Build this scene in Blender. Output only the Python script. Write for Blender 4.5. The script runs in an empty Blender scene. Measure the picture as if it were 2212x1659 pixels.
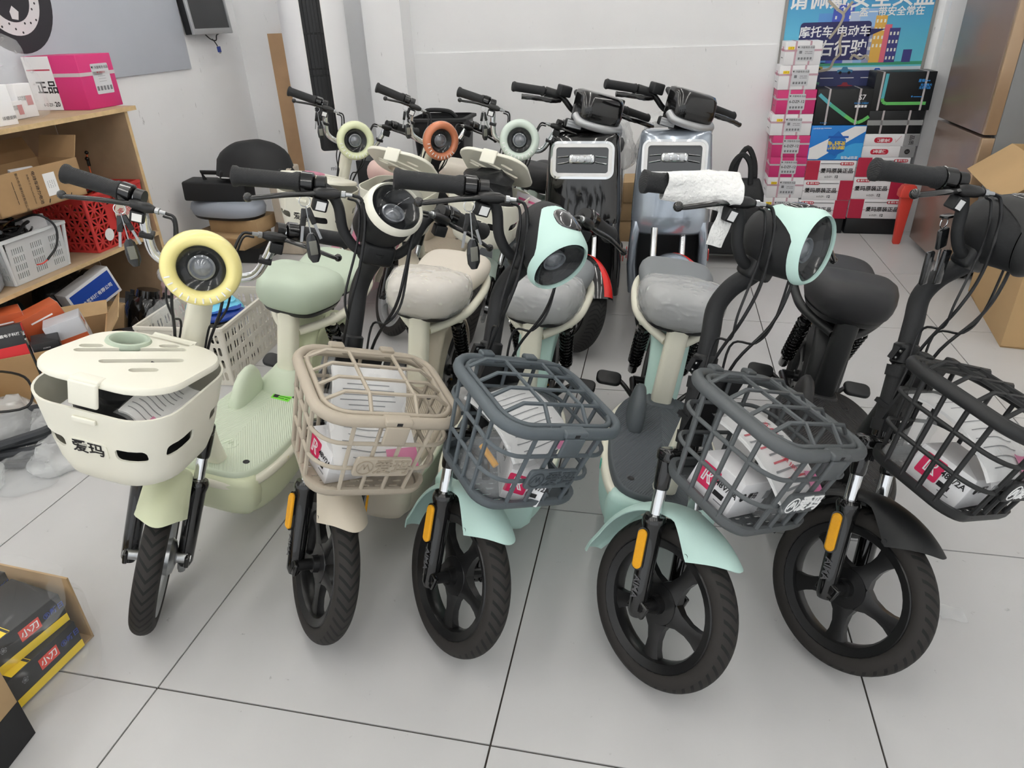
import bpy, math, random
from mathutils import Vector, Matrix, noise as mnoise

scene = bpy.context.scene
COL = scene.collection
R = math.radians

# ---------------------------------------------------------------- camera
cam_d = bpy.data.cameras.new('camera')
cam_d.sensor_fit = 'HORIZONTAL'; cam_d.sensor_width = 36.0
cam_d.lens = 1483.19388 / 2212 * 36.0
cam_d.clip_start = 0.02
cam = bpy.data.objects.new('camera', cam_d); COL.objects.link(cam)
cam.matrix_world = Matrix(((0.97921046, -0.06750310, 0.19128564, 1.871407),
                           (0.20036927, 0.46881766, -0.86026865, -0.082637),
                           (-0.03160729, 0.88071183, 0.47259670, 1.359193),
                           (0, 0, 0, 1)))
scene.camera = cam

# ---------------------------------------------------------------- world, lamps, exposure
world = bpy.data.worlds.new('world'); scene.world = world; world.use_nodes = True
world.node_tree.nodes['Background'].inputs[0].default_value = (0.95, 0.98, 1.0, 1)
world.node_tree.nodes['Background'].inputs[1].default_value = 1.05
scene.view_settings.view_transform = 'Standard'
scene.view_settings.look = 'None'
scene.view_settings.exposure = 0.18
scene.view_settings.gamma = 1.0
scene.view_settings.use_curve_mapping = False

CEIL = 2.75
scene.cycles.max_bounces = 14; scene.cycles.diffuse_bounces = 9      # a white room: light keeps bouncing between its walls
scene.cycles.transparent_max_bounces = 16
LAMPS = [(x, y) for y in (-1.1, 1.1, 3.3) for x in (-.55, .65, 1.85, 3.05)]
TUBE_EMIT = 27.0                # the batten lamps are real glowing tubes (built with the ceiling below)

# ---------------------------------------------------------------- mesh helpers; a prim is (verts, faces)
def T(x=0, y=0, z=0): return Matrix.Translation((x, y, z))
def RX(a): return Matrix.Rotation(R(a), 4, 'X')
def RY(a): return Matrix.Rotation(R(a), 4, 'Y')
def RZ(a): return Matrix.Rotation(R(a), 4, 'Z')
def SC(x, y, z): return Matrix.Diagonal((x, y, z, 1))

def xf(p, m): return ([tuple(m @ Vector(v)) for v in p[0]], p[1])

def join(*ps):
    V, F = [], []
    for v, f in ps:
        o = len(V); V += list(v); F += [tuple(i + o for i in q) for q in f]
    return (V, F)

def box(cx, cy, cz, sx, sy, sz):
    x, y, z = sx / 2, sy / 2, sz / 2
    V = [(cx + a * x, cy + b * y, cz + c * z) for c in (-1, 1) for b in (-1, 1) for a in (-1, 1)]
    return (V, [(0, 2, 3, 1), (4, 5, 7, 6), (0, 1, 5, 4), (2, 6, 7, 3), (0, 4, 6, 2), (1, 3, 7, 5)])

def box2(x0, x1, y0, y1, z0, z1):
    return box((x0 + x1) / 2, (y0 + y1) / 2, (z0 + z1) / 2, x1 - x0, y1 - y0, z1 - z0)

def rr(w, h, r, seg=4):
    r = min(r, w / 2 - 1e-5, h / 2 - 1e-5); P = []
    for cx, cy, a0 in ((w / 2 - r, h / 2 - r, 0), (-w / 2 + r, h / 2 - r, 90), (-w / 2 + r, -h / 2 + r, 180), (w / 2 - r, -h / 2 + r, 270)):
        for k in range(seg + 1):
            a = R(a0 + 90 * k / seg); P.append((cx + r * math.cos(a), cy + r * math.sin(a)))
    return P

def loft(secs, cap0=True, cap1=True, closed=False):
    n = len(secs[0]); V = [tuple(p) for s in secs for p in s]; F = []
    m = len(secs)
    for i in range(m if closed else m - 1):
        a, b = i * n, ((i + 1) % m) * n
        for k in range(n):
            k2 = (k + 1) % n; F.append((a + k, a + k2, b + k2, b + k))
    if not closed:
        if cap0: F.append(tuple(range(n - 1, -1, -1)))
        if cap1: F.append(tuple((m - 1) * n + k for k in range(n)))
    return (V, F)

def rbox(cx, cy, cz, sx, sy, sz, r=0.005, rv=None, seg=3):
    """box with rounded vertical edges (rv) and rounded top/bottom rims (r)"""
    rv = r if rv is None else rv; S = []
    for k in range(seg + 1):
        a = R(90 * k / seg); ins = r * (1 - math.sin(a)); z = -sz / 2 + r * (1 - math.cos(a))
        S.append([(cx + x, cy + y, cz + z) for x, y in rr(sx - 2 * ins, sy - 2 * ins, max(rv - ins * .5, .0005))])
    for k in range(seg, -1, -1):
        a = R(90 * k / seg); ins = r * (1 - math.sin(a)); z = sz / 2 - r * (1 - math.cos(a))
        S.append([(cx + x, cy + y, cz + z) for x, y in rr(sx - 2 * ins, sy - 2 * ins, max(rv - ins * .5, .0005))])
    return loft(S)

def prism(poly, z0, z1):
    return loft([[(x, y, z0) for x, y in poly], [(x, y, z1) for x, y in poly]])

def crv(pts, k=5, closed=False):
    P = [Vector(p) for p in pts]; n = len(P); out = []
    for i in range(n if closed else n - 1):
        p0 = P[(i - 1) % n] if closed or i > 0 else P[0] * 2 - P[1]
        p1, p2 = P[i], P[(i + 1) % n]
        p3 = P[(i + 2) % n] if closed or i + 2 < n else P[-1] * 2 - P[-2]
        for j in range(k):
            t = j / k
            out.append(0.5 * ((2 * p1) + (p2 - p0) * t + (2 * p0 - 5 * p1 + 4 * p2 - p3) * t * t + (3 * p1 - p0 - 3 * p2 + p3) * t ** 3))
    if not closed: out.append(P[-1])
    return out

def tube(pts, r, n=8, closed=False, caps=True, flat=1.0):
    P = [Vector(p) for p in pts]; m = len(P)
    rs = r if isinstance(r, (list, tuple)) else [r] * m
    if len(rs) != m: rs = [rs[0] + (rs[-1] - rs[0]) * i / (m - 1) for i in range(m)] if len(rs) == 2 else [rs[min(len(rs) - 1, int(i * len(rs) / m))] for i in range(m)]
    S = []; up = None
    for i in range(m):
        if closed: d = P[(i + 1) % m] - P[i - 1]
        else: d = P[min(i + 1, m - 1)] - P[max(i - 1, 0)]
        d.normalize()
        if up is None:
            up = Vector((0, 0, 1)) if abs(d.z) < 0.9 else Vector((1, 0, 0))
        u = up - d * up.dot(d); u.normalize(); w = d.cross(u); up = u
        S.append([tuple(P[i] + (u * math.cos(2 * math.pi * k / n) * flat + w * math.sin(2 * math.pi * k / n)) * rs[i]) for k in range(n)])
    return loft(S, caps, caps, closed)

def lathe(prof, n=32, m=None, closed=False):
    """prof (radius, height) about z"""
    S = [[(r * math.cos(2 * math.pi * k / n), r * math.sin(2 * math.pi * k / n), h) for r, h in prof] for k in range(n)]
    q = len(prof); V = [p for s in S for p in s]; F = []
    for k in range(n):
        a, b = k * q, ((k + 1) % n) * q
        for j in range(q if closed else q - 1):
            j2 = (j + 1) % q; F.append((a + j, b + j, b + j2, a + j2))
    p = (V, F)
    return xf(p, m) if m else p

def cyl(p0, p1, r, n=12, r1=None): return tube([p0, p1], [r, r if r1 is None else r1], n)

def ball(c, r, n=10, sx=1, sy=1, sz=1):
    pr = [(max(r * math.sin(math.pi * i / (n // 2 + 1)), 1e-5), -r * math.cos(math.pi * i / (n // 2 + 1))) for i in range(n // 2 + 2)]
    return xf(lathe(pr, n), T(*c) @ SC(sx, sy, sz))

def spring(p0, p1, r, wire, turns, n=10):
    a, b = Vector(p0), Vector(p1); d = (b - a); L = d.length; d.normalize()
    u = d.orthogonal().normalized(); w = d.cross(u); P = []
    for i in range(int(turns * n) + 1):
        t = 2 * math.pi * i / n; P.append(a + d * (L * i / (turns * n)) + (u * math.cos(t) + w * math.sin(t)) * r)
    return tube(P, wire, 5)

def sheet(fn, nu, nv):
    V = [tuple(fn(i / nu, j / nv)) for j in range(nv + 1) for i in range(nu + 1)]
    F = [(j * (nu + 1) + i, j * (nu + 1) + i + 1, (j + 1) * (nu + 1) + i + 1, (j + 1) * (nu + 1) + i) for j in range(nv) for i in range(nu)]
    return (V, F)

def shell(p, t):
    """give an open sheet thickness t along its vertex normals"""
    V, F = p; N = [Vector() for _ in V]; E = {}
    for f in F:
        a = (Vector(V[f[1]]) - Vector(V[f[0]])).cross(Vector(V[f[-1]]) - Vector(V[f[0]]))
        for i in f: N[i] += a
        for i in range(len(f)):
            e = (f[i], f[(i + 1) % len(f)]); E[e] = E.get(e, 0) + 1
    n = len(V)
    W = list(V) + [tuple(Vector(v) - (nn.normalized() if nn.length > 0 else nn) * t) for v, nn in zip(V, N)]
    G = list(F) + [tuple(i + n for i in reversed(f)) for f in F]
    for (a, b) in E:
        if (b, a) not in E: G.append((b, a, a + n, b + n))
    return (W, G)

def wobble(p, amp, sc=8.0, seed=0):
    return ([tuple(Vector(v) + mnoise.noise_vector(Vector(v) * sc + Vector((seed, seed * 2.3, 0))) * amp) for v in p[0]], p[1])

def to_mesh(name, p, smooth=38):
    me = bpy.data.meshes.new(name); me.from_pydata(p[0], [], p[1]); me.validate()
    if smooth:
        me.shade_smooth(); me.set_sharp_from_angle(angle=R(smooth))
    me.materials.append(None)
    return me

def cut(p, cutters, name='cut'):
    """real openings: subtract each cutter prim"""
    a = bpy.data.objects.new('t', to_mesh('t', p, 0)); COL.objects.link(a); rem = [a]
    for c in cutters:
        b = bpy.data.objects.new('c', to_mesh('c', c, 0)); COL.objects.link(b); rem.append(b)
        md = a.modifiers.new('b', 'BOOLEAN'); md.object = b; md.operation = 'DIFFERENCE'; md.solver = 'EXACT'
    dg = bpy.context.evaluated_depsgraph_get(); me = bpy.data.meshes.new_from_object(a.evaluated_get(dg))
    out = ([tuple(v.co) for v in me.vertices], [tuple(q.vertices) for q in me.polygons])
    for o in rem: bpy.data.objects.remove(o)
    return out

CACHE = {}
def obj(name, p, mat, parent=None, m=None, smooth=38, key=None):
    """one mesh object; p is a prim, or a function building it once per key"""
    if key is not None:
        if key not in CACHE: CACHE[key] = to_mesh(name, p() if callable(p) else p, smooth)
        me = CACHE[key]
    else:
        me = to_mesh(name, p() if callable(p) else p, smooth)
    o = bpy.data.objects.new(name, me); COL.objects.link(o)
    o.material_slots[0].link = 'OBJECT'; o.material_slots[0].material = mat
    if parent: o.parent = parent
    if m is not None: o.matrix_local = m
    return o

def tag(o, label=None, cat=None, group=None, kind=None):
    if label: o['label'] = label
    if cat: o['category'] = cat
    if group: o['group'] = group
    if kind: o['kind'] = kind
    return o

def thing(name, label, cat, m=None, group=None):
    o = bpy.data.objects.new(name, None); COL.objects.link(o); o.empty_display_size = 0.05
    if m is not None: o.matrix_world = m
    return tag(o, label, cat, group)

def struct(name, p, mat, parent=None, m=None, smooth=38):
    o = obj(name, p, mat, parent, m, smooth)
    if not parent: o['kind'] = 'structure'
    return o

TXT = {}
def text(s, size, mat, parent, m, name='lettering', bold=0.0, ext=0.0, align='CENTER', key_extra=''):
    k = (s, size, bold, ext, align)
    if k not in TXT:
        c = bpy.data.curves.new('t', 'FONT'); c.body = s; c.size = size; c.align_x = align; c.align_y = 'CENTER'
        c.resolution_u = 2; c.offset = bold * size; c.extrude = ext
        o = bpy.data.objects.new('t', c); COL.objects.link(o)
        dg = bpy.context.evaluated_depsgraph_get(); dg.update()
        me = bpy.data.meshes.new_from_object(o.evaluated_get(dg)); bpy.data.objects.remove(o); bpy.data.curves.remove(c)
        me.materials.clear(); me.materials.append(None); TXT[k] = me
    o = bpy.data.objects.new(name, TXT[k]); COL.objects.link(o)
    o.material_slots[0].link = 'OBJECT'; o.material_slots[0].material = mat
    o.parent = parent; o.matrix_local = m
    return o

# ---------------------------------------------------------------- materials
def lin(c): return tuple(((v / 255) / 12.92 if v / 255 <= .04045 else ((v / 255 + .055) / 1.055) ** 2.4) for v in c)
MATS = {}
def mat(name, rgb, rough=.5, metal=0., spec=.5, noise=None, bump=None, coat=0., alpha=1., trans=0., emit=0., ior=1.45):
    """rgb in sRGB 0-255; noise=(scale, amount) varies the colour, bump=(scale, strength) gives fine relief"""
    if name in MATS: return MATS[name]
    m = bpy.data.materials.new(name); m.use_nodes = True; MATS[name] = m
    nt = m.node_tree; b = nt.nodes['Principled BSDF']; c = lin(rgb) + (1,)
    b.inputs['Base Color'].default_value = c; b.inputs['Roughness'].default_value = rough
    b.inputs['Metallic'].default_value = metal; b.inputs['Specular IOR Level'].default_value = spec
    b.inputs['Coat Weight'].default_value = coat; b.inputs['Coat Roughness'].default_value = .05
    b.inputs['Alpha'].default_value = alpha; b.inputs['Transmission Weight'].default_value = trans; b.inputs['IOR'].default_value = ior
    if emit:
        b.inputs['Emission Color'].default_value = c; b.inputs['Emission Strength'].default_value = emit
    tc = None
    if noise or bump: tc = nt.nodes.new('ShaderNodeTexCoord')
    if noise:
        n = nt.nodes.new('ShaderNodeTexNoise'); n.inputs['Scale'].default_value = noise[0]; n.inputs['Detail'].default_value = 4
        r = nt.nodes.new('ShaderNodeMapRange'); r.inputs['From Min'].default_value = .3; r.inputs['From Max'].default_value = .7
        r.inputs['To Min'].default_value = 1 - noise[1]; r.inputs['To Max'].default_value = 1 + noise[1] * .5
        x = nt.nodes.new('ShaderNodeMix'); x.data_type = 'RGBA'; x.blend_type = 'MULTIPLY'; x.inputs[0].default_value = 1
        nt.links.new(tc.outputs['Object'], n.inputs['Vector']); nt.links.new(n.outputs['Fac'], r.inputs['Value'])
        x.inputs[6].default_value = c; nt.links.new(r.outputs['Result'], x.inputs[7]); nt.links.new(x.outputs[2], b.inputs['Base Color'])
    if bump:
        n = nt.nodes.new('ShaderNodeTexNoise'); n.inputs['Scale'].default_value = bump[0]; n.inputs['Detail'].default_value = 3
        bp = nt.nodes.new('ShaderNodeBump'); bp.inputs['Strength'].default_value = bump[1]; bp.inputs['Distance'].default_value = .01
        nt.links.new(tc.outputs['Object'], n.inputs['Vector']); nt.links.new(n.outputs['Fac'], bp.inputs['Height']); nt.links.new(bp.outputs['Normal'], b.inputs['Normal'])
    return m

def nodes_of(m): return m.node_tree, m.node_tree.nodes['Principled BSDF']
def math_node(nt, op, a, b=None, c=None):
    n = nt.nodes.new('ShaderNodeMath'); n.operation = op
    for i, v in enumerate((a, b, c)):
        if v is None: continue
        if isinstance(v, (int, float)): n.inputs[i].default_value = v
        else: nt.links.new(v, n.inputs[i])
    return n.outputs[0]

def relief(m, expr, strength=.5, dist=.002, dark=None):
    """bump from a math expression of object x, y, z; dark also dims the colour in the grooves"""
    nt, b = nodes_of(m); tc = nt.nodes.new('ShaderNodeTexCoord'); sp = nt.nodes.new('ShaderNodeSeparateXYZ')
    nt.links.new(tc.outputs['Object'], sp.inputs[0])
    h = expr(lambda op, *a: math_node(nt, op, *a), sp.outputs[0], sp.outputs[1], sp.outputs[2])
    bp = nt.nodes.new('ShaderNodeBump'); bp.inputs['Strength'].default_value = strength; bp.inputs['Distance'].default_value = dist
    nt.links.new(h, bp.inputs['Height']); nt.links.new(bp.outputs['Normal'], b.inputs['Normal'])
    if dark is not None:
        x = nt.nodes.new('ShaderNodeMix'); x.data_type = 'RGBA'; x.inputs[6].default_value = lin(dark) + (1,)
        x.inputs[7].default_value = b.inputs['Base Color'].default_value
        nt.links.new(h, x.inputs[0]); nt.links.new(x.outputs[2], b.inputs['Base Color'])
    return m

def film(name, rgb, a_lo, a_hi, scale, rough=.12, strength=.9):
    """thin clear plastic film: mostly transparent, milky along its creases, glossy"""
    m = mat(name, rgb, rough, spec=.7); nt, b = nodes_of(m)
    tc = nt.nodes.new('ShaderNodeTexCoord'); n = nt.nodes.new('ShaderNodeTexNoise')
    n.noise_type = 'RIDGED_MULTIFRACTAL'
    n.inputs['Scale'].default_value = scale; n.inputs['Detail'].default_value = 3
    mp = nt.nodes.new('ShaderNodeMapping'); mp.inputs['Scale'].default_value = (1, 1, 1.6)
    nt.links.new(tc.outputs['Object'], mp.inputs[0]); nt.links.new(mp.outputs[0], n.inputs['Vector'])
    r = nt.nodes.new('ShaderNodeMapRange'); r.inputs['From Min'].default_value = .25; r.inputs['From Max'].default_value = 1.3
    r.inputs['To Min'].default_value = a_lo; r.inputs['To Max'].default_value = a_hi
    nt.links.new(n.outputs['Fac'], r.inputs['Value']); nt.links.new(r.outputs['Result'], b.inputs['Alpha'])
    bp = nt.nodes.new('ShaderNodeBump'); bp.inputs['Strength'].default_value = strength; bp.inputs['Distance'].default_value = .006
    nt.links.new(n.outputs['Fac'], bp.inputs['Height']); nt.links.new(bp.outputs['Normal'], b.inputs['Normal'])
    return m

WHITE_WALL = mat('wall_paint', (240, 241, 242), .75, noise=(1.3, .05), bump=(60, .05))
def scuffs(m):                      # sparse grey scratches, as the photographed walls and floor carry
    nt, b = nodes_of(m); tc = nt.nodes.new('ShaderNodeTexCoord')
    mp = nt.nodes.new('ShaderNodeMapping'); mp.inputs['Scale'].default_value = (9, 9, 2.4); mp.inputs['Rotation'].default_value = (.3, .5, .4)
    n = nt.nodes.new('ShaderNodeTexNoise'); n.inputs['Scale'].default_value = 3.2; n.inputs['Detail'].default_value = 6; n.inputs['Roughness'].default_value = .7
    nt.links.new(tc.outputs['Object'], mp.inputs[0]); nt.links.new(mp.outputs[0], n.inputs['Vector'])
    r = nt.nodes.new('ShaderNodeMapRange'); r.inputs['From Min'].default_value = .665; r.inputs['From Max'].default_value = .72; r.inputs['To Max'].default_value = .5
    nt.links.new(n.outputs['Fac'], r.inputs['Value'])
    x = nt.nodes.new('ShaderNodeMix'); x.data_type = 'RGBA'; x.inputs[7].default_value = lin((120, 120, 122)) + (1,)
    src = b.inputs['Base Color'].links[0].from_socket if b.inputs['Base Color'].links else None
    if src: nt.links.new(src, x.inputs[6])
    else: x.inputs[6].default_value = b.inputs['Base Color'].default_value
    nt.links.new(r.outputs['Result'], x.inputs[0]); nt.links.new(x.outputs[2], b.inputs['Base Color'])
scuffs(WHITE_WALL)
TILE = mat('floor_tile', (194, 194, 194), .36, spec=.4, noise=(2.2, .05), bump=(35, .03)); scuffs(TILE)
GROUT = mat('grout', (62, 56, 52), .9)
BLACK = mat('black_plastic', (24, 25, 27), .42, bump=(400, .04))
BLACK_GLOSS = mat('black_gloss', (14, 14, 15), .16, coat=.6)
BLACK_SATIN = mat('black_satin_metal', (20, 20, 21), .3, spec=.6)
BLACK_MATTE = mat('black_matte', (31, 32, 34), .62, bump=(300, .05))
RUBBER = mat('rubber', (34, 34, 35), .7)
CHROME = mat('chrome', (222, 224, 226), .09, metal=1)
STEEL = mat('steel', (176, 178, 180), .3, metal=1)
SILVER = mat('silver_paint', (178, 180, 182), .35, metal=.6)
CARD = mat('cardboard', (176, 148, 110), .85, noise=(14, .08))
CARD_DK = mat('cardboard_inside', (150, 118, 82), .9, noise=(10, .08))
PAPER = mat('white_paper', (238, 238, 238), .7)
WHITE_PL = mat('white_plastic', (236, 236, 236), .4)
INK = mat('ink_black', (28, 28, 30), .6)
INK_GREY = mat('ink_grey', (120, 122, 126), .6)
RED_INK = mat('ink_red', (196, 32, 58), .55)
WHITE_INK = mat('ink_white', (244, 244, 244), .55)
AMBER = mat('amber_reflector', (250, 178, 22), .2, spec=.6, bump=(700, .5))
PROJ = mat('lamp_projector', (150, 154, 160), .12, spec=1.0, metal=.4)
GLASS_DK = mat('dark_glass', (26, 27, 29), .05, spec=.8, coat=1)
LENS = mat('lamp_reflector', (120, 124, 130), .06, metal=1)
LENS_CLEAR = mat('lens_clear', (215, 220, 226), .03, trans=.0, alpha=.16, spec=.9)
WOOD_PLY = mat('plywood', (170, 146, 118), .7, noise=(9, .12))
PLY_EDGE = mat('plywood_edge', (206, 178, 134), .75, noise=(30, .15))
CLEAR = film('clear_film', (238, 241, 242), .16, .78, 28)
CLEAR_THIN = film('thin_clear_film', (238, 241, 242), .05, .5, 30)
MILKY = film('milky_film', (240, 242, 242), .42, .96, 30)
SEAT_FILM = film('seat_film', (240, 240, 239), .36, .98, 30, .16, 1.0)

# ================================================================ the room
fl = struct('floor', box2(-1.3, 4.7, -2.6, 5.1, -.06, -.004), GROUT)
gap = .0022
for i in range(-2, 6):
    for j in range(-3, 7):
        x0, x1, y0, y1 = i * .8, i * .8 + .8, j * .8, j * .8 + .8
        x0 = max(x0, -1.25); x1 = min(x1, 4.65); y1 = min(y1, 5.04)
        if x1 - x0 < .02 or y1 - y0 < .02: continue
        t = obj('tile', box2(x0 + gap, x1 - gap, y0 + gap, y1 - gap, -.012, 0), TILE, fl, smooth=0)
struct('wall_back', box2(-1.3, 4.7, 5.0, 5.15, 0, 2.9), WHITE_WALL, smooth=0)
struct('wall_pier', box2(-.145, .123, 4.8, 5.0, 0, 2.9), WHITE_WALL, smooth=0)
struct('wall_left', box2(-1.35, -1.2, -2.6, 5.1, 0, 2.9), WHITE_WALL, smooth=0)
struct('wall_right', box2(4.6, 4.75, -2.6, 5.1, 0, 2.9), WHITE_WALL, smooth=0)
struct('trim_1', box2(.124, 2.556, 4.992, 5.0, 0, 1.146), WHITE_WALL, smooth=0)   # thicker coat on the lower back wall
struct('trim_2', box2(3.462, 3.9, 4.90, 5.0, 0, 2.9), WHITE_WALL, smooth=0)       # narrow pier right of the poster
struct('ceiling', box2(-1.3, 4.7, -2.6, 5.1, CEIL, CEIL + .1), mat('ceiling_paint', (236, 236, 236), .8), smooth=0)
TUBE_M = mat('tube_glow', (255, 252, 246), .5, emit=TUBE_EMIT)
for k, (lx, ly) in enumerate(LAMPS):
    t = thing('ceiling_lamp', 'white glowing ceiling batten lamp, ' + ('leftmost', 'second', 'third', 'rightmost')[k % 4] + ' of the ' + ('row nearest the camera', 'middle row', 'row by the back wall')[k // 4], 'lamp', T(lx, ly, CEIL), 'batten lamps on the ceiling')
    obj('housing', rbox(0, 0, -.02, .07, 1.95, .04, .006), WHITE_PL, t, key='lamphouse')
    obj('tube', cyl((0, -.95, -.055), (0, .95, -.055), .013, 10), TUBE_M, t, key='lamptube')

# ================================================================ electric bikes
# bike frame: origin under the front axle, +x rider's left, +y to the rear, +z up
RAKE, YA, WR = 22.5, .017, .19
def ax(z): return YA + math.tan(R(RAKE)) * (z - WR)
AXV = Vector((0, math.sin(R(RAKE)), math.cos(R(RAKE))))
def steer_m(d):
    o = Vector((0, YA, WR)); return Matrix.Translation(o) @ Matrix.Rotation(R(d), 4, AXV) @ Matrix.Translation(-o)
def mir(p): return ([(-x, y, z) for x, y, z in p[0]], [tuple(reversed(f)) for f in p[1]])

TIRE = mat('tire_rubber', (40, 37, 35), .72)
relief(TIRE, lambda o, x, y, z: o('GREATER_THAN', o('ADD', o('ABSOLUTE', o('SUBTRACT', o('FRACT', o('ADD', o('MULTIPLY', o('ARCTAN2', z, y), 44 / (2 * math.pi)), o('MULTIPLY', o('ABSOLUTE', x), 44.))), .5)), o('MULTIPLY', o('GREATER_THAN', o('ABSOLUTE', x), .0245), 1)), .17), 1.0, .004, (11, 11, 11))
GRIP_M = mat('grip_rubber', (31, 32, 34), .6)
relief(GRIP_M, lambda o, x, y, z: o('MULTIPLY', o('ADD', o('SINE', o('MULTIPLY', o('ADD', x, z), 1700.)), o('SINE', o('MULTIPLY', o('SUBTRACT', x, z), 1700.))), .5), .35, .001)

def wheel_rim():
    """five broad spokes, drop-centre rim and hub, axis x, about the origin"""
    ring = lathe([(.128, -.019), (.146, -.026), (.150, -.022), (.140, -.012), (.136, 0), (.140, .012), (.150, .022), (.146, .026), (.128, .019), (.124, .010), (.124, -.010)], 48, RY(90), True)
    hub = lathe([(.001, -.030), (.020, -.030), (.022, -.016), (.046, -.014), (.048, -.010), (.048, .010), (.046, .014), (.022, .016), (.020, .030), (.001, .030)], 28, RY(90))
    sp = []
    for k in range(5):
        S = []
        for r, w, t in ((.040, .030, .011), (.060, .019, .009), (.085, .015, .008), (.105, .017, .0085), (.129, .025, .010)):
            S.append([(t * sx, w * sy, r) for sx, sy in ((-1, -1), (-1.25, -.45), (-1.25, .45), (-1, 1), (1, 1), (1.25, .45), (1.25, -.45), (1, -1))])
        sp.append(xf(loft(S), RX(72 * k + 12)))
    return join(ring, hub, *sp)
def wheel_tire():
    pr = []
    for k in range(17):
        a = R(-118 + 236 * k / 16); pr.append((.163 + .027 * math.cos(a), .0285 * math.sin(a)))
    return lathe(pr + [(.147, .022), (.147, -.022)], 72, RY(90), True)

def wheel(parent, m, rim_mat, front):
    w = obj('front_wheel' if front else 'rear_wheel', wheel_rim, rim_mat, parent, m, key='rim', smooth=30)
    obj('tire', wheel_tire, TIRE, w, key='tire', smooth=60)
    obj('axle', lambda: join(cyl((-.078, 0, 0), (.078, 0, 0), .0065, 10), cyl((-.070, 0, 0), (-.030, 0, 0), .014, 14), cyl((.070, 0, 0), (.030, 0, 0), .014, 14), cyl((-.078, 0, 0), (-.066, 0, 0), .0095, 6), cyl((.078, 0, 0), (.066, 0, 0), .0095, 6)), BLACK_SATIN if rim_mat is BLACK_SATIN else STEEL, w, key='axle', smooth=30)
    obj('valve', lambda: tube([(0, .09, -.086), (.004, .072, -.080), (.012, .062, -.074)], [.003, .0035, .005], 8), mat('brass', (170, 130, 60), .3, metal=.8), w, key='valve')

def fork(parent, F, amber=True, lettering=True):
    for s in (-1, 1):
        def slider(s=s):
            z = [.374, .366, .358, .345, .30, .22, .172, .160]; r = [.0225, .0265, .0265, .0225, .0215, .0205, .0195, .014]
            return join(tube([(s * .064, ax(q), q) for q in z], r, 16), xf(rbox(0, 0, 0, .012, .05, .035, .004), T(s * .070, .008, .186)))
        leg = obj('fork_leg', slider, BLACK_GLOSS, parent, F, key=('slider', s))
        obj('chrome_tube', lambda s=s: cyl((s * .064, ax(.36), .36), (s * .064, ax(.435), .435), .0135, 16), CHROME, leg, key=('ctube', s))
        obj('dust_cap', lambda s=s: tube([(s * .064, ax(q), q) for q in (.428, .434, .47, .486, .492)], [.015, .017, .0185, .0185, .011], 16), BLACK_GLOSS, leg, key=('cap', s))
        if amber:
            tilt = T(s * .083, ax(.303) + .004, .303) @ RX(-RAKE) @ RZ(s * 90 - s * 12)
            obj('reflector_base', lambda: xf(prism(rr(.026, .096, .0129, 5), 0, .007), RX(90)), BLACK_GLOSS, leg, T(0, 0, 0) @ tilt @ T(0, -.001, 0), key='reflb', smooth=30)
            obj('reflector', lambda: xf(loft([[(x, y, 0) for x, y in rr(.021, .088, .0104, 5)], [(x, y, .004) for x, y in rr(.021, .088, .0104, 5)], [(x, y, .007) for x, y in rr(.015, .080, .0074, 5)]]), RX(90)), AMBER, leg, tilt @ T(0, -.008, 0), key='refl', smooth=30)
        if lettering and s < 0:
            text('AIMA', .022, mat('fork_lettering', (92, 92, 94), .4), leg, Matrix(((0, 0, -1, -.0856), (-AXV.y, -AXV.z, 0, ax(.225)), (-AXV.z, AXV.y, 0, .225), (0, 0, 0, 1))), bold=.02, ext=.0005)
    obj('fork_crown', lambda: join(xf(rbox(0, 0, 0, .165, .05, .030, .008, .02), T(0, ax(.497), .497) @ RX(-RAKE)), cyl((0, ax(.48), .48), (0, ax(.54), .54), .024, 16)), BLACK_GLOSS, parent, F, key='crown')

def fender_front(parent, F, m):
    def f():
        def fn(u, v):
            s = u * 2 - 1; deg = -14 + (131 - 20 * abs(s) ** 2.2) * v; a = R(deg)
            sk = .010 + .055 * max(0, 1 - ((deg - 104) / 30) ** 2) ** 1.2 if 74 < deg < 134 else .010
            w = .037 + .021 * min(1, max(0, (deg - 20) / 90)) - .012 * max(0, (-6 - deg) / 8) - (.016 * max(0, deg - 100) / 22)
            rad = .2225 - sk * abs(s) ** 2.4 - .006 * s * s + .022 * max(0, (6 - deg) / 20) ** 1.6
            x = w * (s if abs(s) < .75 else math.copysign(.75 + (abs(s) - .75) * .45, s)) / .86
            return (x, rad * math.cos(a), WR + rad * math.sin(a))
        p = sheet(fn, 16, 40); return shell(p, .003)
    o = obj('front_fender', f, m, parent, F, key='ffender', smooth=60)
    obj('fender_screw', lambda: join(xf(lathe([(.0001, .001), (.004, .001), (.006, .003), (.0075, .0)], 12), T(-.0535, -.012, .352) @ RY(-90))), BLACK, o, key='fscrew')

def fender_rear(parent, m):
    def f():
        def fn(u, v):
            a = R(175 - 170 * v); s = u * 2 - 1; rad = .222 - .03 * abs(s) ** 3
            return (.042 * s, 1.05 + rad * math.cos(a), WR + rad * math.sin(a))
        return shell(sheet(fn, 10, 26), -.003)
    obj('rear_fender', f, m, parent, key='rfender', smooth=60)
    def hug():     # coloured panel between seat pillar and rear wheel
        S = []
        for z, y, hw, d in ((.285, .775, .052, .060), (.33, .785, .055, .060), (.39, .80, .056, .055), (.45, .83, .058, .05), (.50, .88, .060, .05)):
            S.append([(hw * x / .5, y + d * q, z) for x, q in rr(1, 1, .4, 4)])
        return loft(S)
    obj('inner_panel', hug, m, parent, key='hugger', smooth=60)

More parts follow.
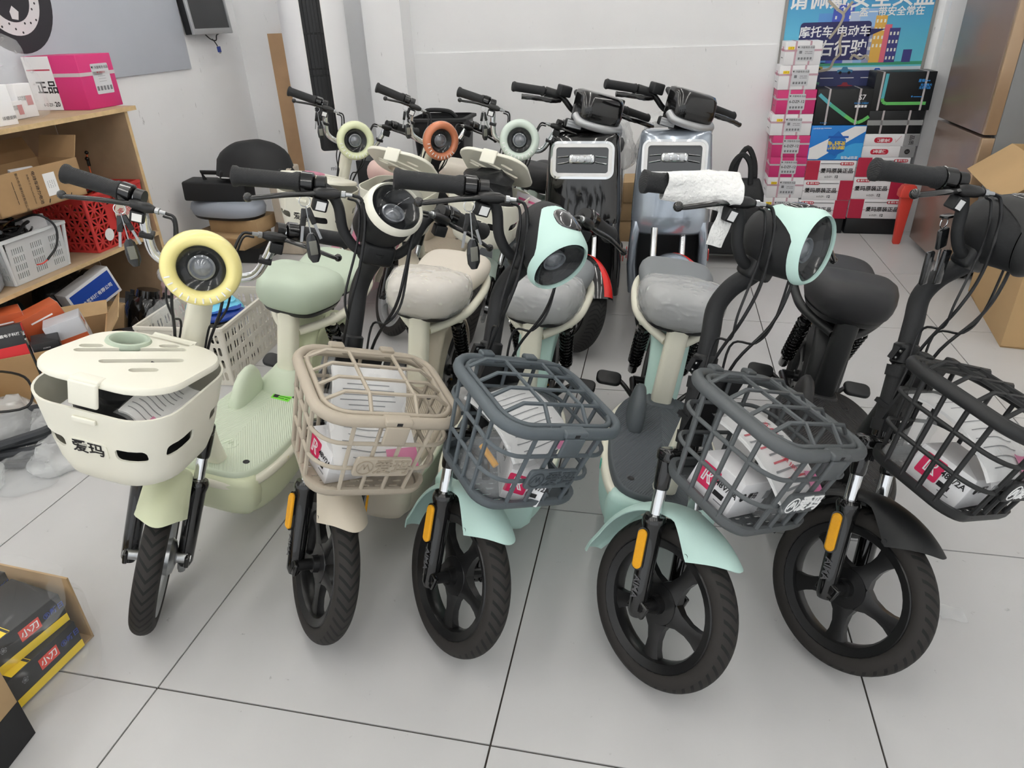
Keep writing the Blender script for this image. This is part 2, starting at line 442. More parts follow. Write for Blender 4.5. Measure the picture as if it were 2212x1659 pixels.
DECK_OUT = [(0, .232), (.072, .236), (.112, .262), (.136, .33), (.148, .43), (.146, .56), (.128, .67), (.09, .745), (.04, .775)]
def outline(k=4, sc=1.0, off=0):
    h = [(x + (off if x > 0 else 0), y) for x, y in DECK_OUT]
    pts = [(x, y, 0) for x, y in h] + [(-x, y, 0) for x, y in reversed(h[1:])]
    c = crv(pts, k, True); cx, cy = 0, .5
    P = []
    n = len(c)
    for i, p in enumerate(c):
        d = (c[(i + 1) % n] - c[i - 1]).normalized(); P.append((p.x + d.y * sc, p.y - d.x * sc))
    return P

def body(parent, deck_m, frame_m, low_m, hook=True, stand_lean=7):
    def deck():
        S = []
        for d, z in ((-.002, .262), (-.002, .286), (-.005, .293), (-.011, .297), (-.03, .2975)):
            S.append([(x, y, z) for x, y in outline(4, d)])
        return loft(S)
    d = obj('footboard', deck, deck_m, parent, key='deck', smooth=50)
    for sx, sy in ((-.085, .30), (.085, .30), (.06, .66)):
        obj('screw', lambda: lathe([(.0001, .0005), (.005, .0005), (.007, .002), (.0095, .0005)], 14), BLACK, d, T(sx, sy, .2972), key='dscrew')
    obj('footboard_emblem', lambda: join(lathe([(.024, 0), (.0245, .0012), (.0262, .0012), (.0267, 0)], 32, T(0, .36, .2975)), xf(tube([(-.014, -.01, 0), (-.004, .011, 0), (.001, -.006, 0), (.008, .011, 0), (.014, -.008, 0)], .0014, 5), T(0, .36, .298))), deck_m, d, key='demblem')
    if hook:
        def hk():
            S = []
            for y, z0, h, w in ((.520, 0, .014, .024), (.534, 0, .048, .036), (.556, 0, .082, .043), (.582, 0, .102, .046), (.612, 0, .108, .046), (.640, 0, .102, .046), (.660, 0, .082, .043), (.676, 0, .045, .036), (.684, 0, .012, .024)):
                S.append([(-.078 + w * .56 * c_ * (1 if h_ < .6 else .82), y, .292 + h * h_) for c_, h_ in ((-1, 0), (-1, .35), (-.98, .68), (-.72, .9), (-.3, 1), (.3, 1), (.72, .9), (.98, .68), (1, .35), (1, 0))])
            return loft(S)
        obj('footboard_handle', hk, deck_m, parent, key='hook', smooth=70)
    def rail():
        A = outline(4, .010); B = outline(4, -.012)
        return loft([[(x, y, .246) for x, y in A], [(x * 1.0, y, .254) for x, y in outline(4, .015)], [(x, y, .268) for x, y in outline(4, .013)], [(x, y, .274) for x, y in outline(4, .006)], [(x, y, .272) for x, y in B], [(x, y, .246) for x, y in B]], closed=True)
    obj('side_rail', rail, frame_m, parent, key='rail', smooth=60)
    def low():
        S = []
        for dd, z, sy in ((-.03, .105, .06), (-.012, .118, .04), (.002, .15, .02), (.008, .20, .005), (.009, .247, 0)):
            S.append([(x, y + sy * max(0, (.45 - y) / .2), z) for x, y in outline(4, dd)])
        return loft(S)
    obj('lower_shell', low, low_m, parent, key='low', smooth=60)
    def nose():      # rounded bumper with the head of the frame, in front of the footboard
        S = []
        for z, w, y0, d in ((.125, .17, .275, .05), (.135, .22, .258, .07), (.17, .26, .236, .09), (.22, .272, .222, .10), (.262, .268, .220, .09), (.276, .25, .226, .07), (.281, .20, .234, .05)):
            S.append([(x * w, y0 + d / 2 + y * d, z) for x, y in rr(1, 1, .32, 5)])
        return loft(S)
    obj('front_bumper', nose, low_m, parent, key='nose', smooth=60)
    def down():
        S = []
        for y, z, w, d in ((ax(.60) + .012, .60, .034, .026), (ax(.55) + .03, .55, .044, .036), (.235, .45, .050, .040), (.262, .36, .054, .042), (.292, .28, .060, .046)):
            S.append([(x * w, y + q * d, z + q * d * .4) for x, q in rr(1, 1, .35, 3)])
        return loft(S)
    obj('down_tube', down, frame_m, parent, key='down', smooth=50)
    obj('seat_pillar', lambda: xf(rbox(0, 0, 0, .062, .056, .290, .004, .018), T(0, .732, .430)), frame_m, parent, key='pillar', smooth=40)
    obj('pillar_collar', lambda: loft([[(x, .73 + y, z) for x, y in rr(w, w * .92, .022, 4)] for w, z in ((.088, .290), (.088, .298), (.078, .304), (.068, .304))]), deck_m, parent, key='pcollar')
    def rack():
        h = [(.026, .752, .49), (.075, .80, .505), (.112, .865, .515), (.124, .96, .52), (.122, 1.10, .525), (.09, 1.20, .527), (.0, 1.232, .528)]
        P = crv(h + [(-x, y, z) for x, y, z in reversed(h[:-1])], 5)
        return join(tube(P, .0145, 10), tube(crv([(.11, .85, .512), (.098, .86, .52), (.094, .864, .485)], 4), .012, 8), tube(crv([(-.11, .85, .512), (-.098, .86, .52), (-.094, .864, .485)], 4), .012, 8))
    obj('seat_frame', rack, frame_m, parent, key='rack', smooth=60)
    for s in (-1, 1):
        a, b = (s * .086, .864, .488), (s * .080, 1.035, .235)
        sh = obj('shock_absorber', lambda a=a, b=b: join(cyl(a, b, .008, 10), tube([Vector(b) + (Vector(a) - Vector(b)) * t for t in (-.02, .0, .42, .44)], [.013, .016, .016, .012], 12), ball(a, .015), tube([Vector(a) + (Vector(b) - Vector(a)) * t for t in (.04, .05, .1, .11)], [.012, .020, .020, .012], 12)), BLACK_GLOSS, parent, key=('shock', s))
        obj('spring', lambda a=a, b=b: spring(Vector(a) + (Vector(b) - Vector(a)) * .1, Vector(a) + (Vector(b) - Vector(a)) * .82, .021, .0042, 11), BLACK_GLOSS, sh, key=('spring', s))
        obj('swing_arm', lambda s=s: tube([(s * .055, .70, .215), (s * .062, .85, .20), (s * .070, 1.05, .19)], .012, 10), BLACK_SATIN, parent, key=('swing', s))
        pg = obj('foot_peg', lambda s=s: xf(rbox(0, 0, 0, .085, .060, .016, .005, .02), T(s * .158, .955, .228) @ RX(18)), BLACK, parent, key=('peg', s))
        obj('peg_bracket', lambda s=s: tube(crv([(s * .12, .955, .225), (s * .10, .93, .22), (s * .07, .90, .20)], 3), .008, 8), BLACK_SATIN, pg, key=('pegb', s))
    def stand():
        zf = math.tan(R(stand_lean)) * .165
        return join(tube([(.05, .58, .13), (.10, .60, .09), (.165, .63, zf + .008)], .008, 8), rbox(.168, .635, zf + .004, .03, .05, .006, .001))
    obj('side_stand', stand, BLACK_SATIN, parent)

def seat_ring(wf, wb, y0, y1, z, sc, zt=0, n=9):
    """rounded seat outline: narrow front wf, wide back wb"""
    cy = (y0 + y1) / 2; L = (y1 - y0) / 2
    base = [(0, -1), (.55, -.96), (.86, -.72), (1, -.2), (1.03, .35), (.88, .82), (.5, 1), (0, 1.02)]
    h = [(x * (wf + (wb - wf) * (y + 1) / 2) / 2, y * L) for x, y in base]
    pts = [(x, y, 0) for x, y in h] + [(-x, y, 0) for x, y in reversed(h[1:-1])]
    return [(p.x * sc, cy + p.y * sc, z - zt * (p.y * sc) / L) for p in crv(pts, 3, True)]
def seat_prim(wf, wb, y0, y1, z0, h, grow=0, zt=0):
    S = []
    for sc, t in ((.62, 0), (.82, .02), (.93, .16), (.985, .34), (1.0, .52), (.975, .70), (.90, .86), (.76, .955), (.5, .99), (.2, 1.0)):
        S.append(seat_ring(wf, wb, y0, y1, z0 - grow + (h + 2 * grow) * t, sc + grow * 7, zt))
    return loft(S)
def seats(parent, m, rear_m, film_on=True, rear=True, up=0):
    s = obj('seat', lambda: seat_prim(.215, .270, .672, .915, .548, .112, 0, .008), m, parent, T(0, 0, up), key='seat1', smooth=75)
    obj('seat_base', lambda: loft([seat_ring(.21, .27, .69, .915, z, sc) for sc, z in ((.80, .535), (.86, .540), (.92, .556))]), BLACK, s, key='sbase')
    if rear:
        q = obj('rear_seat', lambda: seat_prim(.225, .250, .915, 1.235, .532, .075, 0, 0), rear_m, parent, T(0, 0, up * .6), key='seat2', smooth=75)
        obj('seat_base', lambda: loft([seat_ring(.2, .23, .92, 1.225, z, sc) for sc, z in ((.86, .522), (.9, .530), (.93, .545))]), BLACK, q, key='sbase2')
    if film_on:
        def cov():
            S = []
            for sc, t in ((.80, -.02), (.93, .06), (.985, .2), (1.01, .36), (1.015, .52), (.99, .70), (.915, .87), (.77, .975), (.5, 1.02), (.2, 1.03)):
                S.append(seat_ring(.215, .270, .672, .915, .548 + .112 * t, sc + .016, .008))
            return wobble(wobble(loft(S, cap0=False), .005, 24), .0025, 70, 5)
        obj('plastic_cover', cov, SEAT_FILM, s, key='scover', smooth=60)

# ---------------------------------------------------------------- front ends
def bar_path(kind):
    if kind == 'black':
        return [(0, .232, .915), (-.045, .236, .915), (-.080, .248, .945), (-.102, .262, .995), (-.135, .276, 1.020), (-.180, .289, 1.016), (-.300, .339, .982)]
    return [(0, .268, .862), (-.060, .270, .862), (-.108, .272, .880), (-.130, .275, .930), (-.142, .279, .975), (-.160, .285, .998), (-.190, .293, 1.004), (-.307, .326, 1.000)]

def controls(parent, F, kind, bar_m, skip_right_grip=False):
    B = bar_path(kind)
    full = B + [(-x, y, z) for x, y, z in B[1:]]
    P = crv(list(reversed(B)) + [(-x, y, z) for x, y, z in B[1:]], 6)
    obj('handlebar', lambda: tube(P, .0115, 12), bar_m, parent, F, key=('bar', kind), smooth=60)
    a, b = Vector(B[-2]), Vector(B[-1]); d = (b - a).normalized()
    for s in (-1, 1):
        f = (lambda p: p) if s < 0 else mir
        def gp(f=f):
            pts = [a - d * .004, a, a + d * .008, a + d * .016, b - d * .012, b - d * .006, b, b + d * .003]
            return f(tube(pts, [.016, .0205, .0205, .0175, .0185, .0215, .0215, .014], 16))
        obj('grip', gp, GRIP_M, parent, F, key=('grip', kind, s), smooth=40)
        def hs(f=f):
            pts = [a - d * .030, a - d * .026, a - d * .004, a - d * .001]
            return f(tube(pts, [.016, .0215, .0225, .017], 16))
        obj('throttle_ring' if s < 0 else 'grip_collar', hs, BLACK_GLOSS, parent, F, key=('thr', kind, s), smooth=40)
        fwd = Vector((0, -1, 0)); m0 = a - d * .038 + Vector((0, -.020, -.012))
        tip = b - d * .02 + Vector((0, -.080 if kind == 'black' else -.082, -.014))
        def lv(f=f):
            c = crv([m0 + d * .004, m0 + d * .03 + Vector((0, -.012, -.001)), m0 * .5 + tip * .5 + Vector((0, -.010, .004)), tip - d * .012, tip], 5)
            n = len(c); return f(join(tube(c, [.0085 - .003 * i / n for i in range(n)], 10, flat=.75), ball(tuple(tip), .0095)))
        lo = obj('brake_lever', lv, BLACK_GLOSS, parent, F, key=('lever', kind, s), smooth=60)
        def mt(f=f):
            q = m0 - d * .03
            return f(join(tube([m0 + d * .012, m0, q, q - d * .012], [.009, .0125, .0115, .007], 10), tube([a - d * .052, a - d * .034], .0165, 14)))
        obj('lever_mount', mt, BLACK_SATIN, lo, key=('lmount', kind, s), smooth=40)
        def adj(f=f):
            q = m0 - d * .044; return f(tube([q, q - d * .008, q - d * .009, q - d * .022], [.0075, .0075, .005, .0042], 10))
        obj('cable_adjuster', adj, STEEL, lo, key=('adj', kind, s), smooth=30)
        def sw(f=f):
            q = m0 - d * .006 + Vector((0, .002, -.026)); return f(rbox(q.x, q.y, q.z, .030, .022, .026, .003))
        so = obj('switch_box', sw, BLACK, parent, F, key=('swb', kind, s))
        if s < 0:
            q = m0 - d * .006 + Vector((0, .002, -.026))
            obj('label_sticker', lambda: box(0, 0, 0, .020, .0006, .018), WHITE_PL, so, T(q.x, q.y - .0115, q.z), key='swst', smooth=0)
    q = Vector(m0 - d * .066)
    nx = .05 if kind == 'black' else .07
    ly = ax(.62) - .035; cb = BLACK
    V = Vector; mx = lambda c: [(-p[0], p[1], p[2]) for p in c]
    ra = [q, q + V((.020, -.008, -.004)), q + V((.032, -.030, -.045)), (-.052, q.y - .058, .90), (-.052, q.y - .064, .82), (-.036, ax(.7) - .045, .70), (-.046, .150, .56), (-.058, .110, .47)]
    rb = [q + V((-.006, .006, -.010)), q + V((.018, .0, -.018)), q + V((.026, -.030, -.085)), (-.066, q.y - .058, .83), (-.046, q.y - .060, .775), (-.030, ax(.74) - .035, .74), (-.032, ax(.6) - .03, .60)]
    runs = [ra, rb, mx(ra), mx(rb)]
    for i, c in enumerate(runs):
        obj('cable', lambda c=c: tube(crv(c, 6), .0036 if i % 2 == 0 else .0028, 6), cb, parent, F, key=('cable', kind, i), smooth=60)
    if kind == 'chrome':
        for s in (-1, 1):
            obj('cable_tie', lambda s=s: xf(rbox(0, 0, 0, .03, .03, .012, .003), T(s * .128, .272, .925)), BLACK, parent, F, key=('ctie', s))

def headlight_a(parent, F, shell_m, pitch, wide=False):
    H = F @ T(0, .215, .945) @ RX(-pitch) @ T(0, -.025, .035) @ (T(0, 0, .014) @ SC(1.12, 1, .88) if wide else SC(1.04, 1.04, 1.06))
    back_m = None
    def ring(a, b, y, dz=0, n=28): return [(a * math.sin(2 * math.pi * k / n), y, dz + b * math.cos(2 * math.pi * k / n)) for k in range(n)]
    def back():
        return loft([ring(.016, .020, .088), ring(.036, .044, .082), ring(.050, .060, .055), ring(.055, .066, .015), ring(.054, .065, -.036)], cap1=False)
    hb = obj('headlight', back, back_m or BLACK_MATTE, parent, H, key='hl_back', smooth=60)
    def shl():
        n, m = 40, 12; V, Fc = [], []
        for k in range(n):
            ph = 2 * math.pi * k / n; c = max(0, math.cos(ph))
            yb = -.040 + .132 * c ** 1.5
            for j in range(m):
                t = j / (m - 1); y = yb + (-.058 - yb) * t
                if y > .0: g = 1.0 - .78 * (y / .098) ** 2.6
                else: g = 1.0
                if y < -.040: g *= 1 - .10 * ((-.040 - y) / .018) ** 2
                V.append(((.0585 * g) * math.sin(ph), y, (.0695 * g) * math.cos(ph)))
            V.append((.0505 * math.sin(ph), -.060, .0610 * math.cos(ph))); V.append((.0490 * math.sin(ph), -.052, .0595 * math.cos(ph)))
        q = m + 2
        for k in range(n):
            a, b = k * q, ((k + 1) % n) * q
            for j in range(q - 1): Fc.append((a + j, a + j + 1, b + j + 1, b + j))
        return (V, Fc)
    obj('headlight_shell', shl, shell_m, hb, key='hl_shell', smooth=60)
    obj('lamp_bowl', lambda: loft([ring(.0495, .0600, -.050), ring(.040, .049, -.036), ring(.022, .026, -.026, -.004), ring(.004, .004, -.022, -.004)], cap0=False), mat('lamp_bowl', (34, 36, 39), .12, spec=.8), hb, key='hl_bowl', smooth=60)
    obj('projector', lambda: join(xf(lathe([(.0215, 0), (.0235, .004), (.0235, .012), (.0205, .013), (.018, .006), (.017, .008), (.012, .013), (.0001, .0155)], 24), T(0, -.026, -.006) @ RX(90))), PROJ, hb, key='hl_proj', smooth=40)
    obj('lens', lambda: loft([ring(.0492, .0597, -.053), ring(.044, .054, -.059), ring(.028, .034, -.065), ring(.012, .014, -.068)], cap0=False), mat('lens_smoke', (16, 17, 19), .02, alpha=.16, spec=1.0), hb, key='hl_lens', smooth=80)
    obj('display_window', lambda: loft([[(p[0], p[1], .0696 - .0007 * 0 + dz - 4.2 * p[0] ** 2 * 1.9 - (.0 if p[1] < 0 else p[1] ** 2 * 6)) for p in [(x * sc, y * sc + .004) for x, y in rr(.058, .064, .026, 5)]] for sc, dz in ((1.0, -.004), (1.0, .0015), (.9, .0035), (.3, .0045))]), GLASS_DK, hb, key='hl_disp', smooth=60)

def ring_rect(x0, x1, y0, y1, r, z, seg=6):
    cx, cy = (x0 + x1) / 2, (y0 + y1) / 2
    return [(cx + x, cy + y, z) for x, y in rr(x1 - x0, y1 - y0, r, seg)]

def wire_basket(parent, F, m, logo_m, mount_m):
    X, Y0, Y1, ZT, ZB = .156, -.112, .150, .700, .508
    Xb, Yb0, Yb1 = .130, -.102, .106
    def lerp(t): return (Xb + (X - Xb) * t, Yb0 + (Y0 - Yb0) * t, Yb1 + (Y1 - Yb1) * t, ZB + (ZT - ZB) * t)
    def rim():
        o = ring_rect(-X, X, Y0, Y1, .062, ZT)
        return tube(o, .0115, 10, closed=True, flat=1.15)
    b = obj('basket', rim, m, parent, F, key='bk_rim', smooth=60)
    obj('lid_rail', lambda: tube(ring_rect(-X + .017, X - .017, Y0 + .017, Y1 - .017, .05, ZT + .006), .006, 8, closed=True), m, b, key='bk_rim2', smooth=60)
    for t in (.36, .70):
        x, y0, y1, z = lerp(t)
        obj('basket_rail', lambda x=x, y0=y0, y1=y1, z=z: tube(ring_rect(-x, x, y0, y1, .055, z), .0048, 6, closed=True), m, b, key=('bk_rail', t), smooth=60)
    def tray():
        A = [ring_rect(-Xb - o, Xb + o, Yb0 - o, Yb1 + o, .05, ZB + z) for o, z in ((-.012, -.012), (.0, -.009), (.004, .0), (.005, .012), (-.003, .012), (-.005, -.004))]
        return loft(A, cap0=False, cap1=False)
    obj('basket_tray', tray, m, b, key='bk_tray', smooth=60)
    def floor_():
        p = loft([ring_rect(-Xb + .008, Xb - .008, Yb0 + .008, Yb1 - .008, .045, ZB + z) for z in (-.0115, -.0075)])
        cs = [xf(prism(rr(.022, .006, .0029, 2), -.03, .03), T(-.10 + .033 * i + (.014 if j % 2 else 0), Yb0 + .03 + .0165 * j, ZB) @ RZ(90 if False else 0)) for i in range(6) for j in range(10)]
        return cut(p, [join(*cs)])
    obj('basket_floor', floor_, m, b, key='bk_floor', smooth=0)
    bars = []
    for i in range(4): bars.append(('f', -.085 + .0567 * i))
    for i in range(4): bars.append(('l', .15 + .23 * i)); bars.append(('r', .15 + .23 * i))
    for i in range(3): bars.append(('b', -.08 + .08 * i))
    for side, q in bars:
        def br(side=side, q=q):
            P = []
            for t in (0.02, .36, .70, .97):
                x, y0, y1, z = lerp(t); k = x / X
                if side == 'f': P.append((q * k, y0, z))
                elif side == 'b': P.append((q * k, y1, z))
                else: P.append(((x if side == 'l' else -x), y0 + (y1 - y0) * (.1 + .8 * q), z))
            return tube(P, .0048, 6)
        obj('basket_bar', br, m, b, key=('bk_bar', side, q), smooth=60)
    for i, y in enumerate((-.055, -.002, .050, .102)):
        obj('lid_bar', lambda y=y: tube([(-X + .014, y, ZT + .004), (-.100, y, ZT + .030), (.100, y, ZT + .030), (X - .014, y, ZT + .004)], .0044, 6), m, b, key=('bk_lx', i))
    for i, x in enumerate((-.05, .05)):
        obj('lid_bar', lambda x=x: tube([(x, Y0 + .012, ZT + .004), (x, Y0 + .052, ZT + .030), (x, Y1 - .05, ZT + .030), (x, Y1 - .010, ZT + .004)], .0044, 6), m, b, key=('bk_ly', i))
    obj('lid_latch', lambda: join(xf(rbox(0, 0, 0, .052, .008, .044, .003, .010), T(0, Y0 - .015, ZT - .022)), rbox(0, Y0 - .003, ZT + .006, .060, .028, .014, .004)), m, b, key='bk_latch')
    obj('latch_slot', lambda: box(0, Y0 - .0170, ZT + .006, .012, .001, .007), INK, b, key='bk_slot', smooth=0)
    for s in (-1, 1): obj('lid_hinge', lambda s=s: rbox(s * .06, Y1 + .006, ZT + .012, .034, .022, .012, .004), m, b, key=('bk_hinge', s))
    pl = obj('name_plate', lambda: xf(rbox(0, 0, 0, .124, .048, .009, .002, .008), T(0, Yb0 - .014, .590) @ RX(93)), m, b, key='bk_plate')
    pm = T(0, Yb0 - .0192, .590) @ RX(93)
    text('爱玛', .041, logo_m, pl, pm @ T(.020, 0, .0), bold=.02, ext=.0008)
    obj('emblem', lambda: join(lathe([(.0165, -.0006), (.0165, .0008), (.0185, .0008), (.0185, -.0006)], 28, closed=True), tube([(-.0115, -.008, 0), (-.004, .009, 0), (-.0005, -.004, 0), (.004, .009, 0), (.0115, -.008, 0)], .0014, 5)), logo_m, pl, pm @ T(-.040, 0, 0), key='bk_emb')
    br = obj('basket_bracket', lambda: join(box2(-.055, .055, .150, .156, .555, .695), box2(-.022, .022, .15, .215, .655, .668), box2(-.03, .03, .155, .20, .57, .58)), mount_m, b, key='bk_brk', smooth=0)
    return F

def bike_a(name, label, pose, colors, hl_pitch, film_on=True, paper_grip=False):
    x, y, yaw, lean, st, dz = pose
    M0 = T(x, y, dz) @ RZ(yaw) @ RY(lean); F = steer_m(st)
    t = thing(name, label, 'electric bike', M0)
    c = colors
    wheel(t, F @ T(0, 0, WR), BLACK_SATIN, True); wheel(t, T(0, 1.05, WR), BLACK_SATIN, False)
    fork(t, F); fender_front(t, F, c['fender']); fender_rear(t, c['low'])
    body(t, c['deck'], c['frame'], c['low'], stand_lean=lean)
    seats(t, c['seat'], c['seat'], film_on)
    obj('head_tube', lambda: join(cyl((0, ax(.525), .525), (0, ax(.655), .655), .0255, 20), cyl((0, ax(.635), .635), (0, ax(.657), .657), .029, 20), cyl((0, ax(.522), .522), (0, ax(.545), .545), .029, 20)), BLACK_MATTE, t, key='headtube', smooth=40)
    P = crv([(0, ax(z), z) for z in (.650, .70, .75, .80)] + [(0, .262, .850), (0, .236, .895), (0, .226, .925)], 5)
    ps = obj('handlebar_post', lambda: tube(P, .0205, 16), BLACK_MATTE, t, F, key='post_a', smooth=60)
    obj('post_clamp', lambda: join(tube([(0, ax(z), z) for z in (.66, .664, .70, .704)], [.022, .0265, .0265, .022], 18), box(-.034, ax(.682), .682, .03, .012, .03)), BLACK, ps, key='clamp_a', smooth=40)
    for k in (0, 1): obj('clamp_bolt', lambda k=k: cyl((-.043, ax(.682) - .007, .674 + .016 * k), (-.043, ax(.682) - .011, .674 + .016 * k), .0035, 8), STEEL, ps, key=('cbolt', k))
    obj('bar_clamp', lambda: rbox(0, .232, .915, .075, .045, .05, .010), BLACK, ps, key='barclamp')
    controls(t, F, 'black', BLACK_MATTE)
    headlight_a(t, F, c['lamp'], hl_pitch, hl_pitch > 30)
    wire_basket(t, F, c['basket'], c['logo'], BLACK)
    if paper_grip:
        B = bar_path('black'); a, b = Vector(B[-2]), Vector(B[-1]); d = (b - a).normalized()
        def wrap():
            u = Vector((0, 0, 1)); w = d.cross(u).normalized(); u = w.cross(d)
            def fn(i, j):
                th = 2 * math.pi * i * 1.02; s = -.05 + .145 * j
                r = .0235 + .010 * (1 - j) + .004 * math.sin(3 * th + 4 * j) + (.012 * (1 - j) if math.cos(th - 2.4) > .3 else 0)
                return a + d * s + (u * math.cos(th) + w * math.sin(th)) * r
            return wobble(shell(sheet(fn, 36, 14), .0008), .003, 40)
        obj('paper_wrap', wrap, mat('tissue_paper', (240, 240, 238), .85, bump=(120, .7)), t, F)
        obj('paper_end', lambda: wobble(shell(sheet(lambda i, j: Vector((-.165 + .05 * i - .012 * j, .262 - .02 * j, 1.004 - .075 * j)), 8, 10), .0008), .006, 30), MATS['tissue_paper'], t, F)
    return t, M0 @ F

def donut_lamp(parent, F, ring_m, back_m, pitch=12):
    H = F @ T(0, .200, .908) @ RX(-pitch) @ RX(90)        # local +z faces forward
    back = obj('headlight', lambda: lathe([(.002, -.052), (.03, -.05), (.058, -.040), (.076, -.018), (.082, .004), (.06, .008), (.04, .002)], 40), back_m, parent, H, key='dn_back', smooth=60)
    obj('lamp_ring', lambda: lathe([(.0685 + .0175 * math.cos(2 * math.pi * k / 16), .014 + .024 * math.sin(2 * math.pi * k / 16)) for k in range(16)], 48, None, True), ring_m, back, key='dn_ring', smooth=80)
    obj('lamp_bowl', lambda: lathe([(.054, .020), (.046, .012), (.034, .004), (.026, .002), (.0001, .001)], 36), mat('lamp_bowl', (34, 36, 39), .12, spec=.8), back, key='dn_bowl', smooth=60)
    obj('projector', lambda: lathe([(.028, .002), (.029, .010), (.025, .012), (.022, .006), (.014, .012), (.0001, .015)], 28), PROJ, back, key='dn_proj', smooth=40)
    obj('lens', lambda: lathe([(.053, .022), (.048, .027), (.034, .032), (.016, .035), (.0001, .036)], 36), mat('lens_smoke', (16, 17, 19), .02, alpha=.16, spec=1.0), back, key='dn_lens', smooth=80)
    for k in range(11):
        a = 205 + 13 * k
        obj('dash', lambda: xf(rbox(0, 0, 0, .012, .0032, .002, .0005), T(.0700, 0, .0384)), WHITE_INK, back, RZ(a), key='dn_dash')

def box_basket(parent, F, m, ring_m, lid_open, lid_only_ring=True):
    X, Y0, Y1, ZT, ZB = .156, -.148, .152, .716, .508
    def shellp():
        O = [(.60, .62, .0), (.72, .74, .004), (.80, .82, .018), (.86, .87, .05), (.93, .935, .12), (.985, .985, .19), (1.0, 1.0, .206), (1.0, 1.0, .208)]
        cx, cy = 0, (Y0 + Y1) / 2; w, h = 2 * X, Y1 - Y0
        A = [[(x, cy + y, ZB + z) for x, y in rr(w * a, h * b, .085, 8)] for a, b, z in O]
        I = [[(x, cy + y, ZB + max(z, .008)) for x, y in rr(w * a - .010, h * b - .010, .080, 8)] for a, b, z in reversed(O)]
        p = loft(A + I)
        c = []
        for sx in (-.092, .078): c.append(xf(prism(rr(.060, .030, .010, 4), -.06, .06), T(sx, Y0 + .01, .617) @ RX(90)))
        for s in (-1, 1):
            c.append(xf(prism(rr(.078, .030, .010, 4), -.05, .05), T(s * X, -.055, .620) @ RY(90) @ RZ(90)))
            c.append(xf(prism(rr(.060, .030, .010, 4), -.05, .05), T(s * X, .075, .625) @ RY(90) @ RZ(90)))
        return cut(p, [join(*c)])
    F = Matrix()      # this basket is fixed to the frame and does not steer
    b = obj('storage_basket', shellp, m, parent, F, key='bb_shell', smooth=40)
    pl = obj('name_plate', lambda: xf(loft([[(x, y, z) for x, y in rr(w, h, .008, 4)] for w, h, z in ((.082, .040, 0), (.082, .040, .0025), (.078, .036, .003))]), T(-.008, Y0 + .0115, .617) @ RX(97)), m, b, key='bb_plate')
    text('爱玛', .036, INK, pl, T(-.008, Y0 + .0076, .617) @ RX(97), bold=.012, ext=.0004)
    obj('latch_catch', lambda: join(rbox(0, Y0 - .001, .694, .05, .006, .012, .002)), m, b, key='bb_catch')
    hy, hz = Y1 + .004, ZT + .008
    L = F @ T(0, hy, hz) @ RX(-lid_open) @ T(0, -hy, -hz)
    def lid():
        w, h = 2 * X - .014, Y1 - Y0 - .016; cy = (Y0 + Y1) / 2 + .006
        p = loft([[(x, cy + y, ZT + z) for x, y in rr(w + a, h + a, .088 + a / 2, 8)] for a, z in ((-.004, .003), (0, .005), (0, .012), (-.008, .017), (-.03, .019))])
        c = [xf(lathe([(.0001, -.05), (.036, -.05), (.036, .05), (.0001, .05)], 32), T(-.062, .078, ZT))]
        for x, y, ln, a in ((-.100, .012, .045, 39), (.018, .104, .042, 39), (-.026, .040, .215, 39), (.026, .000, .160, 39), (.056, -.040, .055, 39)):
            c.append(xf(prism(rr(ln, .020, .0098, 4), -.05, .05), T(x, y, ZT) @ RZ(a)))
        return cut(p, [join(*c)])
    l = obj('basket_lid', lid, m, parent, L, key='bb_lid', smooth=40)
    obj('lid_ring', lambda: lathe([(.034, .0), (.034, .022), (.038, .026), (.044, .025), (.047, .018), (.047, .013), (.038, .002)], 36, T(-.062, .078, ZT), True), ring_m, l, key='bb_ring', smooth=50)
    obj('lid_latch', lambda: join(xf(rbox(0, 0, 0, .062, .010, .052, .004, .012), T(0, Y0 + .008, ZT - .012)), rbox(0, Y0 + .022, ZT + .014, .062, .03, .012, .004)), m, l, key='bb_latch', smooth=50)
    obj('lid_hinge', lambda: join(cyl((-.052, hy, hz + .004), (.052, hy, hz + .004), .009, 12), box2(-.05, .05, hy - .03, hy, hz - .002, hz + .011)), m, l, key='bb_hinge', smooth=50)

